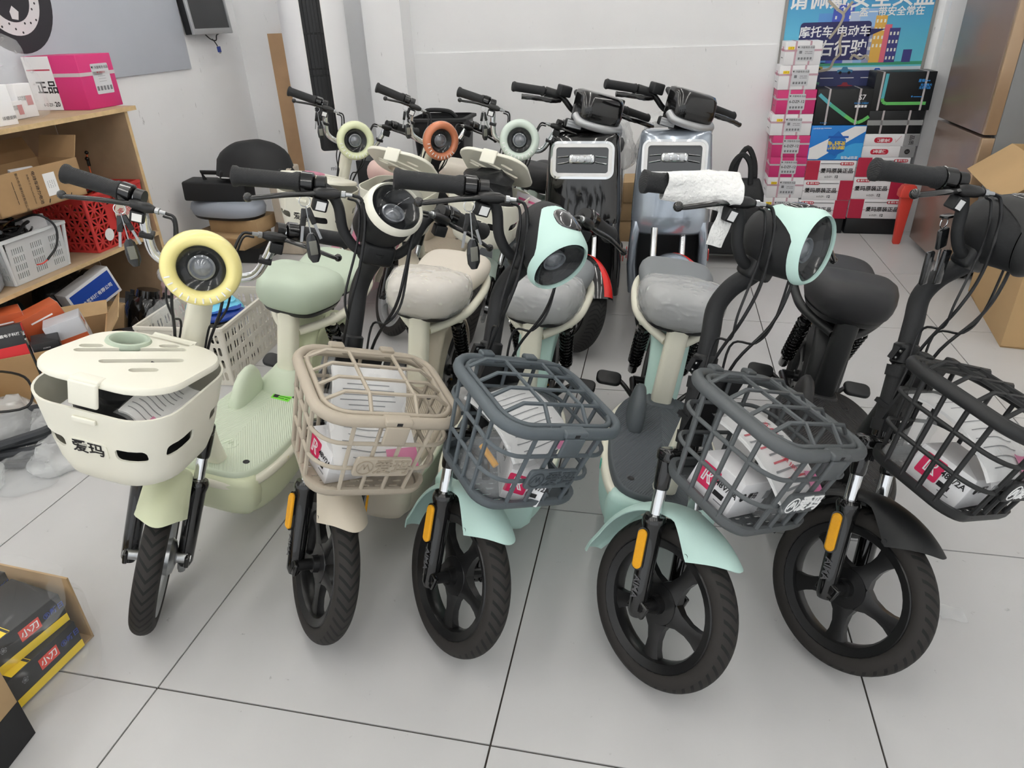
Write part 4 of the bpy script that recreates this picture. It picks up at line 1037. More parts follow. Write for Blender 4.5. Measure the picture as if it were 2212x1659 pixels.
text('S7', .042, WHITE_INK, S7, f @ T(.10, .055, .0005), bold=.01); text('▪▪▪▪▪▪▪▪▪▪', .010, INK_GREY, S7, f @ T(.10, .034, .0005)); text('天生强大 无惧挑战', .010, CYAN_INK, S7, f @ T(.10, .022, .0005), bold=.02)
for q in range(4): panel(S7, f, .014, .014, WHITE_INK, .073 + .018 * q, .005, name='icon', lift=.0004)
text('▲ ▬▬▬▬', .008, CYAN_INK, S7, f @ T(-.10, -.09, .0005))
for q in (-.09, .085): strap(S7, d, 'v', q, STRAP)
d = (.325, .188, .2095); BB = carton('battery_box', 'blue and white carton with an upside-down shield emblem', T(2.953, 4.894, .4765), d, BLUE_PR)
f = face_m('front', d, .001)
obj('white_sash', ([(-.158, -.090, 0), (-.158, -.032, 0), (.09, .10, 0), (.158, .10, 0), (.158, .07, 0), (-.10, -.10, 0), (-.158, -.10, 0)], [(0, 6, 5, 4, 3, 2, 1)]), WHITE_INK, BB, f, smooth=0)
obj('pale_arc', (lambda P: (P, [tuple(range(len(P)))]))([(.158, -.10, 0), (.158, .0, 0)] + [(.13 - .12 * math.sin(R(a)), -.02 - .11 * (1 - math.cos(R(a))) + .02, 0) for a in range(10, 90, 10)] + [(.0, -.10, 0)]), mat('sky_print', (64, 168, 232), .5), BB, f @ T(0, 0, .0002), smooth=0)
sh = obj('shield_emblem', (lambda P: (P, [tuple(range(len(P)))]))([(-.052, .02, 0), (0, .072, 0), (.052, .02, 0), (.052, -.05, 0), (0, -.078, 0), (-.052, -.05, 0)][::-1]), mat('shield_blue', (26, 108, 196), .5), BB, f @ T(0, 0, .0008), smooth=0)
text('国标先锋\n安全锂电', .026, YELLOW_INK, sh, T(0, -.012, .0004) @ RZ(180), bold=.03)
panel(sh, Matrix(), .12, .012, mat('ribbon_blue', (20, 90, 180), .5), .004, .036, name='ribbon', lift=.0003)
text('▬▬▬▬ 400-8228-077', .011, WHITE_INK, BB, f @ T(-.10, .088, .0006) @ RZ(180), bold=.01); text('星恒锂电池', .02, WHITE_INK, BB, f @ T(.09, -.088, .0006) @ RZ(180), bold=.02)
d = (.335, .188, .217); KT = carton('lithium_box', 'black carton with bent green line and blue lettering, topmost of the right column', T(3.276, 4.894, .7715), d, KCARD)
f = face_m('front', d, .001)
band(KT, f, [(-.105, .10), (-.108, -.04), (-.103, -.058), (-.085, -.068), (.14, -.068)], .018, [TEAL_PR, GREEN_PR, GREEN_PR, GREEN_PR])
text('星恒▪▪▪', .018, CYAN_INK, KT, f @ T(.105, .058, .0005), bold=.03); text('天生强大', .016, CYAN_INK, KT, f @ T(.12, .034, .0005), bold=.03); text('无惧挑战', .016, CYAN_INK, KT, f @ T(.115, .018, .0005), bold=.03); text('◉ ▬▬▬▬', .012, CYAN_INK, KT, f @ T(.08, -.03, .0005))
for q in (-.125, .115): strap(KT, d, 'v', q, STRAP)
d = (.315, .188, .135); KB = carton('lithium_box', 'plain black taped carton between the top black carton and the white boxes', T(3.268, 4.894, .636), d, KCARD)
strap(KB, d, 'h', .065, TAPE, .03, 'tape')
for q in (-.075, .075): strap(KB, d, 'v', q, STRAP)
for z0, h, xo, up in ((.5625, .0725, 3.268, True), (.4945, .0675, 3.259, False)):
    d = (.32, .188, h); Q = carton('warranty_box', 'flat white box with red three-year warranty badge, ' + ('upper, badge upside down' if up else 'lower, badge upright'), T(xo, 4.894, z0), d, WCARD)
    f = face_m('front', d, .001); panel(Q, f, .085, h * .97, SILVER, .115, 0, name='silver_panel')
    b_ = panel(Q, f, .105, .032, RED_INK, -.045, 0, r=.015, name='red_badge', lift=.0003); text('3年质保', .022, WHITE_INK, b_, T(0, 0, .0007) @ RZ(180 if up else 0), bold=.03)
    text('品质' if up else 'Ⓜ', .03, INK, Q, f @ T(.115, 0, .001) @ RZ(-90 if up else 0), bold=.01)
    if up: obj('red_tick', tube([(.022, .006, 0), (.028, -.012, 0), (.055, .024, 0)], .0008, 5), RED_INK, Q, f)

# safety poster behind the cartons
PO = thing('safety_poster', 'torn blue road-safety poster in a grey frame behind the cartons', 'poster', T(2.985, 4.996, .62))
pw, ph = .83, 1.16
pf = Matrix(((1, 0, 0, 0), (0, 0, -1, -.004), (0, 1, 0, ph / 2), (0, 0, 0, 1)))
m = mat('poster_sky', (60, 150, 214), .35); nt, b = nodes_of(m)
tc = nt.nodes.new('ShaderNodeTexCoord'); sp = nt.nodes.new('ShaderNodeSeparateXYZ'); rp = nt.nodes.new('ShaderNodeValToRGB')
nt.links.new(tc.outputs['Object'], sp.inputs[0]); nt.links.new(math_node(nt, 'ADD', math_node(nt, 'MULTIPLY', sp.outputs[1], 1.6), .35), rp.inputs[0]); nt.links.new(rp.outputs[0], b.inputs['Base Color'])
rp.color_ramp.elements[0].color = lin((112, 206, 222)) + (1,); rp.color_ramp.elements[1].color = lin((40, 120, 200)) + (1,)
sheet_o = obj('poster_sheet', box(0, 0, 0, pw, ph, .002), m, PO, pf, smooth=0)
FR = mat('poster_frame', (150, 148, 144), .5)
for x in (-pw / 2 - .008, pw / 2 + .008): obj('frame_strip', box(x, 0, 0, .018, ph, .012), FR, PO, pf, smooth=0)
pz = Matrix.Translation((0, 0, .0014))
def P2(x, z): return (x - 2.985, z - .62 - ph / 2)
NAVY = mat('poster_navy', (44, 46, 98), .45); ROAD = mat('poster_road', (52, 60, 104), .45)
x0, z0 = P2(2.56, .70); obj('road', ([(-pw / 2, -ph / 2, 0), (pw / 2, -ph / 2, 0), (pw / 2, P2(0, .985)[1], 0), (-pw / 2, P2(0, 1.00)[1], 0)], [(0, 1, 2, 3)]), ROAD, PO, pf @ pz, smooth=0)
obj('kerb_line', box(0, P2(0, .992)[1], 0, pw, .02, .0004), mat('poster_kerb', (214, 222, 232), .45), PO, pf @ pz @ T(0, .004, .0004), smooth=0)
obj('grass_line', box(.12, P2(0, 1.025)[1], 0, pw - .24, .018, .0004), mat('poster_grass', (70, 160, 124), .45), PO, pf @ pz @ T(0, 0, .0003), smooth=0)
for q in range(7): obj('lane_dash', box(-.36 + .12 * q, P2(0, .945)[1], 0, .08, .004, .0004), WHITE_INK, PO, pf @ pz @ T(0, 0, .0006), smooth=0)
for i, (xa, xb, zt, col) in enumerate(((2.70, 2.80, 1.26, (206, 104, 150)), (2.76, 2.86, 1.31, (92, 150, 214)), (2.84, 2.96, 1.36, (72, 92, 190)), (2.94, 3.02, 1.31, (190, 206, 232)), (3.00, 3.10, 1.33, (150, 190, 232)), (3.05, 3.09, 1.23, (150, 156, 190)), (3.09, 3.155, 1.29, (226, 178, 84)), (3.15, 3.19, 1.24, (220, 108, 128)), (3.18, 3.24, 1.22, (66, 66, 130)), (3.28, 3.33, 1.10, (66, 66, 130)))):
    xm, zb = P2((xa + xb) / 2, 1.03); bd = obj('printed_building', box(0, 0, 0, xb - xa, zt - 1.03, .0004), mat('poster_b%d' % i, col, .45), PO, pf @ pz @ T(xm, zb + (zt - 1.03) / 2, .0002 + .0001 * i), smooth=0)
    if i in (2, 5, 6, 8):
        nx = 3
        for a_ in range(nx):
            for b_ in range(4): obj('printed_window', box(0, 0, 0, .010, .018, .0003), mat('poster_window', (238, 238, 226), .45), bd, T(-(xb - xa) / 2 + (xb - xa) * (a_ + .5) / nx, (zt - 1.03) / 2 - .03 - .045 * b_, .0004), key='pwin', smooth=0)
bx, bz = P2(2.866, 1.155)
sb = obj('speech_panel', (lambda P: (P, [tuple(range(len(P)))]))([(x, y, 0) for x, y in rr(.41, .215, .02, 4)]), NAVY, PO, pf @ pz @ T(bx, bz, .002), smooth=0)
obj('speech_pointer', ([(.19, .02, 0), (.29, .062, 0), (.19, .065, 0)], [(0, 1, 2)]), NAVY, PO, pf @ pz @ T(bx, bz, .002), smooth=0)
tz = T(0, 0, .0006)
text('摩托车 电动车', .066, WHITE_INK, sb, tz @ T(.0, .050, 0), bold=.015); text('靠右行驶', .095, WHITE_INK, sb, tz @ T(.01, -.045, 0), bold=.02)
hx, hz = P2(2.985, 1.382); text('请佩戴安全头盔', .118, WHITE_INK, PO, pf @ T(hx, hz, .003), bold=.02)
hx, hz = P2(3.145, 1.307); text('一盔一带安全常在', .052, WHITE_INK, PO, pf @ T(hx, hz, .003), bold=.02)
TEAR = mat('torn_paper', (176, 168, 152), .8)
for pts in ([(2.80, 1.38), (2.86, 1.33), (2.90, 1.30), (2.89, 1.25), (2.86, 1.20), (2.84, 1.17)], [(2.94, 1.37), (2.90, 1.31)], [(2.915, 1.20), (2.905, 1.15), (2.92, 1.09), (2.89, 1.05), (2.87, 1.00), (2.80, .985)], [(2.985, 1.05), (3.0, 1.075), (3.04, 1.055), (3.07, 1.07), (3.09, 1.045)]):
    c_ = crv([P2(*q) + (0,) for q in pts], 4)
    obj('tear', tube([(p.x, p.y, 0) for p in c_], .008, 5, flat=.12), TEAR, PO, pf @ T(0, 0, .004))
for x, z, col, k in ((2.785, 1.005, (176, 160, 70), 0), (2.965, .985, (70, 130, 170), 1), (3.155, .975, (50, 100, 190), 2), (2.78, .915, (84, 140, 120), 3), (2.98, .895, (150, 52, 66), 4)):
    cx_, cz_ = P2(x, z); cr = obj('printed_car', (lambda P: (P, [tuple(range(len(P)))]))([(-.045, -.008, 0), (.045, -.008, 0), (.045, .006, 0), (.018, .010, 0), (.010, .024, 0), (-.015, .024, 0), (-.022, .010, 0), (-.045, .006, 0)]), mat('poster_car%d' % k, col, .45), PO, pf @ T(cx_, cz_, .004), smooth=0)
    for s in (-1, 1): obj('printed_wheel', lathe([(.0001, 0), (.009, 0)], 12), INK, cr, T(s * .026, -.010, .0003), key='pcwheel', smooth=0)

# refrigerator, seen from its hinge side; doors face the bikes
FG = thing('refrigerator', 'tall brown glossy two-door refrigerator with grey sides', 'refrigerator', T(3.44, 3.93, 0))
obj('cabinet', rbox(.36, .34, .90, .60, .68, 1.72, .006), mat('fridge_side', (128, 130, 132), .45), FG, smooth=30)
DOOR = mat('fridge_door', (124, 106, 96), .3, coat=.25, noise=(3, .08), spec=.6)
for z0, z1 in ((.045, .742), (.757, 1.76)):
    dr = obj('door', rbox(.028, .352, (z0 + z1) / 2, .056, .655, z1 - z0, .004, .012), DOOR, FG, smooth=30)
    obj('door_trim', rbox(.030, .012, (z0 + z1) / 2, .058, .024, z1 - z0, .003), mat('door_trim', (176, 150, 122), .25, metal=.4), dr, smooth=30)
for yy in (.05, .62): obj('foot', cyl((.10, yy, 0), (.10, yy, .05), .02, 12), BLACK, FG, smooth=30)
obj('foot', cyl((.62, .05, 0), (.62, .05, .05), .02, 12), BLACK, FG, smooth=30)
obj('kick_panel', box(.07, .34, .03, .03, .60, .035), BLACK, FG, smooth=0)

# large open carton at the right edge
BX = thing('appliance_carton', 'huge brown open carton standing in front of the refrigerator', 'box', T(3.505, 3.755, 0) @ RZ(-9))
cm = mat('big_carton', (180, 150, 108), .85, noise=(3, .06))
for (a, b, c_, e) in ((0, .008, -.72, 0), (.72, .728, -.72, 0), (0, .728, -.008, 0), (0, .728, -.728, -.72)): obj('side_panel', box2(a, b, c_, e, .002, .745), cm, BX, smooth=0)
obj('flap', xf(box2(0, .006, -.70, -.02, 0, .20), T(0, 0, .745) @ RY(-128)), cm, BX, smooth=0)
obj('flap', xf(box2(.02, .70, 0, .006, 0, .20), T(0, -.006, .745) @ RX(-118)), cm, BX, smooth=0)
obj('flap', xf(box2(.02, .70, -.006, 0, 0, .20), T(0, -.72, .745) @ RX(70)), cm, BX, smooth=0)
obj('bottom', box2(0, .728, -.728, 0, .001, .008), cm, BX, smooth=0)

# red plastic post leaning at the corner beside the cartons
RP = thing('red_post', 'red plastic tapered post standing between the cartons and the refrigerator', 'post', T(3.37, 4.60, 0))
RED_PL = mat('red_plastic', (206, 64, 52), .4)
obj('post', loft([[(x, y, z) for x, y in rr(w, w * .8, .006, 3)] for w, z in ((.036, .0), (.044, .01), (.052, .12), (.070, .30))]), RED_PL, RP)
obj('cap', loft([[(x, y, z) for x, y in rr(w, w * .8, .008, 3)] for w, z in ((.092, .296), (.100, .30), (.098, .335), (.072, .365), (.05, .37))]), RED_PL, RP)

# ================================================================ left wall, shelf and clutter
AD = thing('wall_advert', 'large grey advertising board with a motorcycle front wheel on the left wall', 'sign', T(-1.198, 0, 0))
obj('board', box2(0, .012, 2.2, 4.34, 1.12, 2.35), mat('advert_grey', (176, 181, 190), .35, noise=(1.2, .05)), AD, smooth=0)
adm = T(.0128, 3.07, 1.52) @ RY(90) @ RZ(90)
def disc(r0, r1, n=48): return (lambda A, B: loft([[(x, y, 0) for x, y in A], [(x, y, 0) for x, y in B]], False, False))([(r0 * math.cos(2 * math.pi * k / n), r0 * math.sin(2 * math.pi * k / n)) for k in range(n)], [(r1 * math.cos(2 * math.pi * k / n), r1 * math.sin(2 * math.pi * k / n)) for k in range(n)])
pr_dk = mat('advert_dark', (38, 36, 42), .4); pr_lt = mat('advert_light', (206, 206, 208), .4)
obj('printed_tire', disc(.001, .25), pr_dk, AD, adm, smooth=0)
obj('printed_brake_disc', disc(.115, .172), pr_lt, AD, adm @ T(0, 0, .0004), smooth=0)
for k in range(26):
    a = 2 * math.pi * k / 26; r = .128 + .016 * (k % 3)
    obj('printed_hole', disc(.0005, .0055, 10), pr_dk, AD, adm @ T(r * math.cos(a), r * math.sin(a), .0008), key='adhole', smooth=0)
obj('printed_caliper', (lambda P: (P, [tuple(range(len(P)))]))([(-.02, -.10, 0), (.015, -.105, 0), (.03, -.07, 0), (.0, -.045, 0), (-.022, -.07, 0)]), pr_lt, AD, adm @ T(0, 0, .0009), smooth=0)
obj('printed_body', (lambda P: (P, [tuple(range(len(P)))]))([(.27, .03, 0), (.50, .02, 0), (.62, .05, 0), (.95, .30, 0), (.40, .40, 0), (.26, .2, 0)]), pr_dk, AD, adm @ T(0, 0, .0006), smooth=0)

MO = thing('monitor', 'small silver-framed monitor hung on the left wall with loose cables', 'monitor', T(-1.13, 4.575, 1.315) @ RZ(90) @ RX(-4))
obj('casing', rbox(0, .03, .18, .44, .05, .355, .006), BLACK, MO, smooth=30)
obj('bezel', cut(rbox(0, -.004, .18, .45, .02, .365, .005), [box(0, -.012, .19, .41, .02, .315)]), SILVER, MO, smooth=30)
obj('screen', box(0, -.004, .19, .412, .004, .317), mat('screen_dark', (52, 53, 55), .2, bump=(900, .1)), MO, smooth=0)
obj('cable', tube(crv([(-.06, .02, .0), (-.02, .015, -.03), (.03, .01, -.04), (.06, .015, -.01), (.10, .02, .0)], 5), .004, 6), BLACK, MO)
obj('cable', tube(crv([(.0, .015, -.03), (.02, .012, -.055), (.03, .01, -.075)], 5), .0035, 6), BLACK, MO)
pl = obj('video_plug', rbox(.036, .008, -.095, .028, .014, .036, .003), mat('plug_blue', (44, 64, 140), .4), MO, smooth=30)
obj('plug_end', rbox(.038, .008, -.116, .018, .008, .010, .002), STEEL, pl, smooth=30)

# shelving unit
SH = thing('shelving_unit', 'plywood shelf against the left wall loaded with boxes and crates', 'shelf', T(-1.198, 1.4, 0))
def board(n, x0, x1, y0, y1, z0, z1):
    o = obj(n, box2(x0, x1, y0, y1, z0, z1), WOOD_PLY, SH, smooth=0)
    obj('front_edge', box2(x1, x1 + .0015, y0, y1, z0, z1), PLY_EDGE, o, smooth=0)
board('top_board', 0, .45, 0, 1.775, 1.0, 1.02); board('middle_board', 0, .45, 0, 1.70, .382, .40)
board('end_panel', .012, .438, 1.70, 1.72, 0, .9995); obj('back_panel', box2(0, .010, 0, 1.70, .0, .9995), WOOD_PLY, SH, smooth=0)

# magenta carton on the top board
d = (.30, .232, .24); PKM = T(-1.002, 3.106, 1.0205)
PK = carton('battery_carton', 'large magenta and white battery carton on the top shelf board', PKM, d, PINK)
f = face_m('right', d, .001); lab = panel(PK, f, .115, .135, LAB_GREY, .02, .01, r=.006, name='label')
L = T(0, 0, .0007)
text('▼/ 天能电池·出品', .0145, INK, lab, L @ T(0, .05, 0), bold=.01); text('▼/ 天能电池', .010, RED_INK, lab, L @ T(0, .028, 0))
for j in range(3): text('▪▪▪▪▪▪▪▪▪▪', .009, INK_GREY, lab, L @ T(0, .012 - .012 * j, 0))
for q in range(5): obj('care_symbol', box(0, 0, 0, .014, .020, .0004), INK_GREY, lab, L @ T(-.044 + .022 * q, -.042, 0), smooth=0)
f = face_m('front', d, .001); wp = panel(PK, f, .15, .237, WCARD, -.073, 0, name='white_panel')
text('正品', .06, INK, wp, T(.02, -.02, .0008), bold=.02); text('6-DZF-', .02, INK, wp, T(.0, -.095, .0008)); text('20', .03, INK, wp, T(.05, -.093, .0008), bold=.03); panel(wp, Matrix(), .13, .006, CRIMSON, 0, .06, name='rule_line', lift=.0006)
for pos, fc in ((.13, 'front'), ): strap(PK, d, 'h', .155, STRAP, .016)
obj('packing_strap', box(.1508, 0, .155, .0012, .232, .016), STRAP, PK, smooth=0)

def lump(w, dpt, h, seed, amp=.03, n=16, top=.55):
    """soft bag shape standing on z=0"""
    K = ((.75, 0), (.96, .06), (1.0, .2), (.98, .4), (.9, .6), (.74, .78), (top, .9), (top * .55, 1.0)); S = []; n = max(n, 30)
    for i in range(15):
        f = i * (len(K) - 1) / 14; a = min(int(f), len(K) - 2); f -= a
        sc = K[a][0] + (K[a + 1][0] - K[a][0]) * f; z = K[a][1] + (K[a + 1][1] - K[a][1]) * f
        S.append([(math.cos(2 * math.pi * k / n) * w / 2 * sc * (1 + .10 * math.cos(8 * math.pi * k / n)), math.sin(2 * math.pi * k / n) * dpt / 2 * sc, z * h) for k in range(n)])
    p = loft(S); V = []
    for v in p[0]:
        q = Vector(v); nn = mnoise.noise_vector(q * 13 + Vector((seed, 0, seed))) + mnoise.noise_vector(q * 42 + Vector((0, seed, 0))) * .42
        q += nn * amp * min(1, max(0, q.z / h) + .25); q.z = max(q.z, .001); V.append(tuple(q))
    return (V, p[1])
b_ = thing('plastic_bag', 'clear plastic bag holding small white boxes on the top shelf', 'bag', T(-.945, 2.70, 1.021))
obj('bag_film', lump(.20, .24, .33, 3), CLEAR, b_, smooth=70)
for (x, y, z, w, h, rz, nm) in ((-.01, -.045, .0, .10, .075, 8, 'white printed box in the clear bag on the top shelf, right one'), (-.02, .03, .0, .11, .14, -4, 'taller white box at the back of the clear bag on the top shelf')):
    c_ = carton('product_box', nm, T(-.945, 2.70, 1.0225) @ T(x, y, z) @ RZ(90 + rz), (.085, .055, h), WCARD)
    fm = face_m('front', (.085, .055, h), .001); panel(c_, fm, .03, .04, mat('rose_print', (190, 120, 124), .5), .015, 0, name='picture'); text('天钧保温\n操作方便', .010, INK, c_, fm @ T(-.022, .01, .001))
c_ = carton('product_box', 'white carton with small print at the left edge of the top shelf', T(-.86, 2.46, 1.0205) @ RZ(84), (.13, .10, .155), WCARD); text('详细说明', .016, INK, c_, face_m('front', (.13, .10, .155)) @ T(.03, -.05, .0005))

# carton, basket and crate on the middle board
OC = thing('power_battery_carton', 'open brown power battery carton lying on top of the crates', 'box', T(-.755, 2.47, .688) @ RZ(88))
ocm = mat('brown_carton', (168, 136, 98), .85, noise=(8, .1)); w_, d_, h_ = .46, .22, .165
for nm, pr in (('side_panel', box2(-w_ / 2, w_ / 2, 0, .005, 0, h_)), ('side_panel', box2(-w_ / 2, w_ / 2, d_ - .005, d_, 0, h_)), ('end_panel', box2(-w_ / 2, -w_ / 2 + .005, 0, d_, 0, h_)), ('end_panel', box2(w_ / 2 - .005, w_ / 2, 0, d_, 0, h_)), ('bottom', box2(-w_ / 2, w_ / 2, 0, d_, 0, .005))): obj(nm, pr, ocm, OC, smooth=0)
obj('flap', xf(box2(-w_ / 2, w_ / 2, 0, .004, 0, .10), T(0, d_, h_) @ RX(-28)), CARD_DK, OC, smooth=0)
obj('flap', xf(box2(0, .004, .01, d_ - .01, 0, .10), T(w_ / 2, 0, h_) @ RY(25)), ocm, OC, smooth=0)
fm = Matrix(((1, 0, 0, 0), (0, 0, -1, -.001), (0, 1, 0, h_ / 2), (0, 0, 0, 1)))
text('电动车动力电池', .020, INK, OC, fm @ T(-.02, 0, 0) @ RZ(-90), bold=.01); text('外箱尺寸:176x165x315mm', .011, INK, OC, fm @ T(-.05, 0, 0) @ RZ(-90)); text('重庆市孚豪科技有限公司', .0145, INK, OC, fm @ T(-.10, -.002, 0) @ RZ(-90)); text('▬▬▬▬ ▬▬▬▬▬ ▬▬', .008, INK, OC, fm @ T(-.13, 0, 0) @ RZ(-90))
panel(OC, fm, .062, .095, PAPER, .055, 0, name='paper_label'); text('▪▪▪▪▪\n▪▪▪ ▪▪\n▪▪ ▪▪▪\n▪▪▪▪▪', .011, INK_GREY, OC, fm @ T(.055, 0, .0008) @ RZ(-90))
obj('round_mark', disc(.001, .038, 32), mat('dark_red_print', (122, 40, 38), .6), OC, fm @ T(.155, .018, .0003), smooth=0); obj('round_mark', (lambda P: (P, [tuple(range(len(P)))]))([(.038 * math.cos(R(a)), .038 * math.sin(R(a)), 0) for a in range(20, 201, 12)]), INK, OC, fm @ T(.155, .018, .0006), smooth=0)
for q in (-.02, .05, .10): obj('printed_dash', box(0, 0, 0, .004, .018, .0004), INK, OC, fm @ T(q + .04, -.065, .0004) @ RZ(-30), smooth=0)
c_ = carton('product_box', 'white box inside the open brown carton', T(-.87, 2.50, .70) @ RZ(70) @ RX(20), (.10, .08, .14), WCARD)

def slotted_basket(name, label, m, W_, D_, H_, mat_, kind, cat='basket'):
    t = thing(name, label, cat, m)
    def side(L, seed):
        p = box(0, 0, H_ / 2, L, .004, H_)
        c = []
        if kind == 'slots':
            nb = max(2, int(L / .085))
            for b in range(nb):
                for r in range(4):
                    for k in range(6): c.append(box(-L / 2 + L * (b + .5) / nb + (k - 2.5) * .0105, 0, H_ * (.18 + .18 * r), .0045, .02, H_ * .125))
        elif kind == 'lattice':
            nx = int(L / .036)
            for i in range(nx):
                for j in range(6):
                    z = H_ * (.10 + .142 * j)
                    if H_ * .30 < z < H_ * .72 and abs(i - (nx - 1) / 2) < 2 and seed: continue
                    c += [xf(prism(tr if (i + j) % 2 else [(-x_, y_) for x_, y_ in reversed(tr)], -.02, .02), T(-L / 2 + L * (i + .5) / nx, 0, z) @ RX(90)) for tr in ([(-.0145, -.0155), (.0085, -.0155), (-.0145, .0095)], [(.0145, .0155), (-.0085, .0155), (.0145, -.0095)])]
        else:
            nx = max(2, int(L / .055))
            for i in range(nx):
                for j in range(4):
                    for k in (-1, 1): c.append(xf(prism(rr(.014, H_ * .15, .0068, 3), -.02, .02), T(-L / 2 + L * (i + .5) / nx + k * .0105, 0, H_ * (.16 + .215 * j)) @ RX(90)))
        return cut(p, [join(*c)])
    taper = 6 if kind == 'slots' else 2
    for L, mm in ((W_, T(0, -D_ / 2, 0) @ RX(taper)), (W_, T(0, D_ / 2, 0) @ RZ(180) @ RX(taper)), (D_, T(W_ / 2, 0, 0) @ RZ(90) @ RX(taper)), (D_, T(-W_ / 2, 0, 0) @ RZ(-90) @ RX(taper))):
        obj('side_wall', side(L, L == max(W_, D_)), mat_, t, mm, smooth=0)
    e = H_ * math.tan(R(taper))
    obj('rim', loft([[(x, y, z) for x, y in rr(W_ + 2 * e + a, D_ + 2 * e + a, .012, 3)] for a, z in ((.0, H_ - .014), (.022, H_ - .012), (.022, H_), (.0, H_ + .001), (-.006, H_ - .012))], closed=True), mat_, t, smooth=30)
    obj('bottom', rbox(0, 0, .004, W_ + .004, D_ + .004, .008, .002, .006), mat_, t, smooth=30)
    for sx in (-1, 1):
        for sy in (-1, 1): obj('corner_post', tube([(sx * W_ / 2, sy * D_ / 2, .004), (sx * (W_ / 2 + e), sy * (D_ / 2 + e), H_ - .006)], .008, 8), mat_, t)
    return t
GREY_PL = mat('pale_grey_plastic', (205, 208, 210), .45); RED_CR = mat('red_crate', (194, 56, 54), .42); CREAM_CR = mat('cream_crate', (216, 212, 200), .5)
slotted_basket('plastic_basket', 'pale grey slotted plastic basket full of black cables on the shelf', T(-.935, 2.375, .401) @ RZ(90), .30, .26, .20, GREY_PL, 'slots')
rc = slotted_basket('plastic_crate', 'red lattice plastic crate on the middle shelf board', T(-.925, 2.885, .401) @ RZ(90), .37, .28, .272, RED_CR, 'lattice', 'crate')
rl = T(0, -.1515, .145) @ RX(92)
obj('round_label', disc(.001, .062, 36), mat('cream_label', (228, 222, 208), .6), rc, rl @ T(.03, .0, .004), smooth=0); text('鑫源', .05, RED_INK, rc, rl @ T(.034, .0, .0046))
obj('paper_label', box(0, 0, 0, .075, .07, .0006), mat('stained_label', (206, 196, 178), .7, noise=(40, .2)), rc, rl @ T(.135, -.018, .006), smooth=0); obj('round_label', disc(.001, .030, 28), PAPER, rc, rl @ T(-.105, -.075, .006), smooth=0)
sl = slotted_basket('plastic_crate', 'cream slotted plastic crate on the floor behind the green bike', T(-.055, 2.425, .001) @ RZ(4), .36, .46, .27, CREAM_CR, 'pairs', 'crate')

def cable_pile(name, label, m, n, rad, h, seed, r=.005, mats=None):
    rnd = random.Random(seed); t = thing(name, label, 'cables', m)
    for k in range(n):
        a0 = rnd.random() * 6.28; P = []
        for j in range(7):
            a = a0 + j * rnd.uniform(.6, 1.1); q = rad * rnd.uniform(.35, 1); P.append((q * math.cos(a) * 1.15, q * math.sin(a), max(.006, h * (k + .5) / n + rnd.uniform(-.02, .02))))
        obj('cable', tube(crv(P, 4), r * rnd.uniform(.7, 1.4), 6), (mats or [BLACK])[k % len(mats or [1])], t)
    return t
cable_pile('cable_bundle', 'tangle of black cables heaped in the grey slotted basket', T(-.935, 2.375, .52) @ RZ(90), 16, .13, .11, 5, .006, [BLACK, RUBBER, BLACK_GLOSS])
hang = thing('cable_lead', 'black cable hanging over the rim of the grey slotted basket', 'cable', T(0, 0, 0))
obj('lead', tube(crv([(-.90, 2.40, .63), (-.80, 2.44, .655), (-.755, 2.47, .60), (-.75, 2.44, .52), (-.752, 2.37, .475)], 6), .005, 8), BLACK, hang); obj('red_wire', tube(crv([(-.752, 2.37, .475), (-.752, 2.34, .468), (-.752, 2.31, .472)], 4), .003, 6), RED_PL, hang)
c_ = carton('product_box', 'white box standing in the grey slotted basket among cables', T(-.90, 2.50, .53) @ RZ(80) @ RX(-10), (.10, .07, .10), WCARD)
cable_pile('cable_bundle', 'black cables and leads filling the red crate', T(-.925, 2.895, .43) @ RZ(90), 18, .135, .20, 9, .006, [BLACK, BLACK_GLOSS, RUBBER, mat('orange_wire', (214, 92, 40), .5)])
yb = thing('yellow_pouch', 'yellow and black pouch lying on top of the red crate', 'bag', T(-.95, 2.86, .672) @ RZ(60))
obj('pouch', wobble(lump(.20, .12, .05, 4, .01), .006, 20), mat('yellow_foil', (226, 176, 40), .3), yb, smooth=70); obj('pouch_end', wobble(rbox(.07, .0, .030, .05, .10, .03, .01), .004, 20), BLACK_GLOSS, yb)
lead = thing('charger_lead', 'black ball-ended lead sticking up from the red crate', 'cable', T(-1.0, 3.02, .66)); obj('lead', tube(crv([(0, 0, 0), (.01, .0, .05), (.004, .01, .11), (.012, .012, .15)], 5), [.004, .003], 6), mat('orange_wire', (214, 92, 40), .5), lead); obj('plug', join(ball((.006, .01, .125), .011), ball((.012, .012, .155), .010), cyl((.006, .01, .09), (.008, .011, .125), .008)), BLACK_GLOSS, lead)
gb = thing('grey_sack', 'grey printed sack at the left edge of the middle shelf', 'bag', T(-.86, 2.13, .401)); obj('sack', lump(.13, .16, .26, 8, .012, top=.7), mat('sack_grey', (150, 154, 160), .6, noise=(12, .1)), gb, smooth=60); text('▪▪▪▪▪▪\n▪▪▪ ▪▪\n▪▪▪▪▪', .018, INK, gb, T(.069, .0, .10) @ RZ(90) @ RX(90) @ RZ(20))

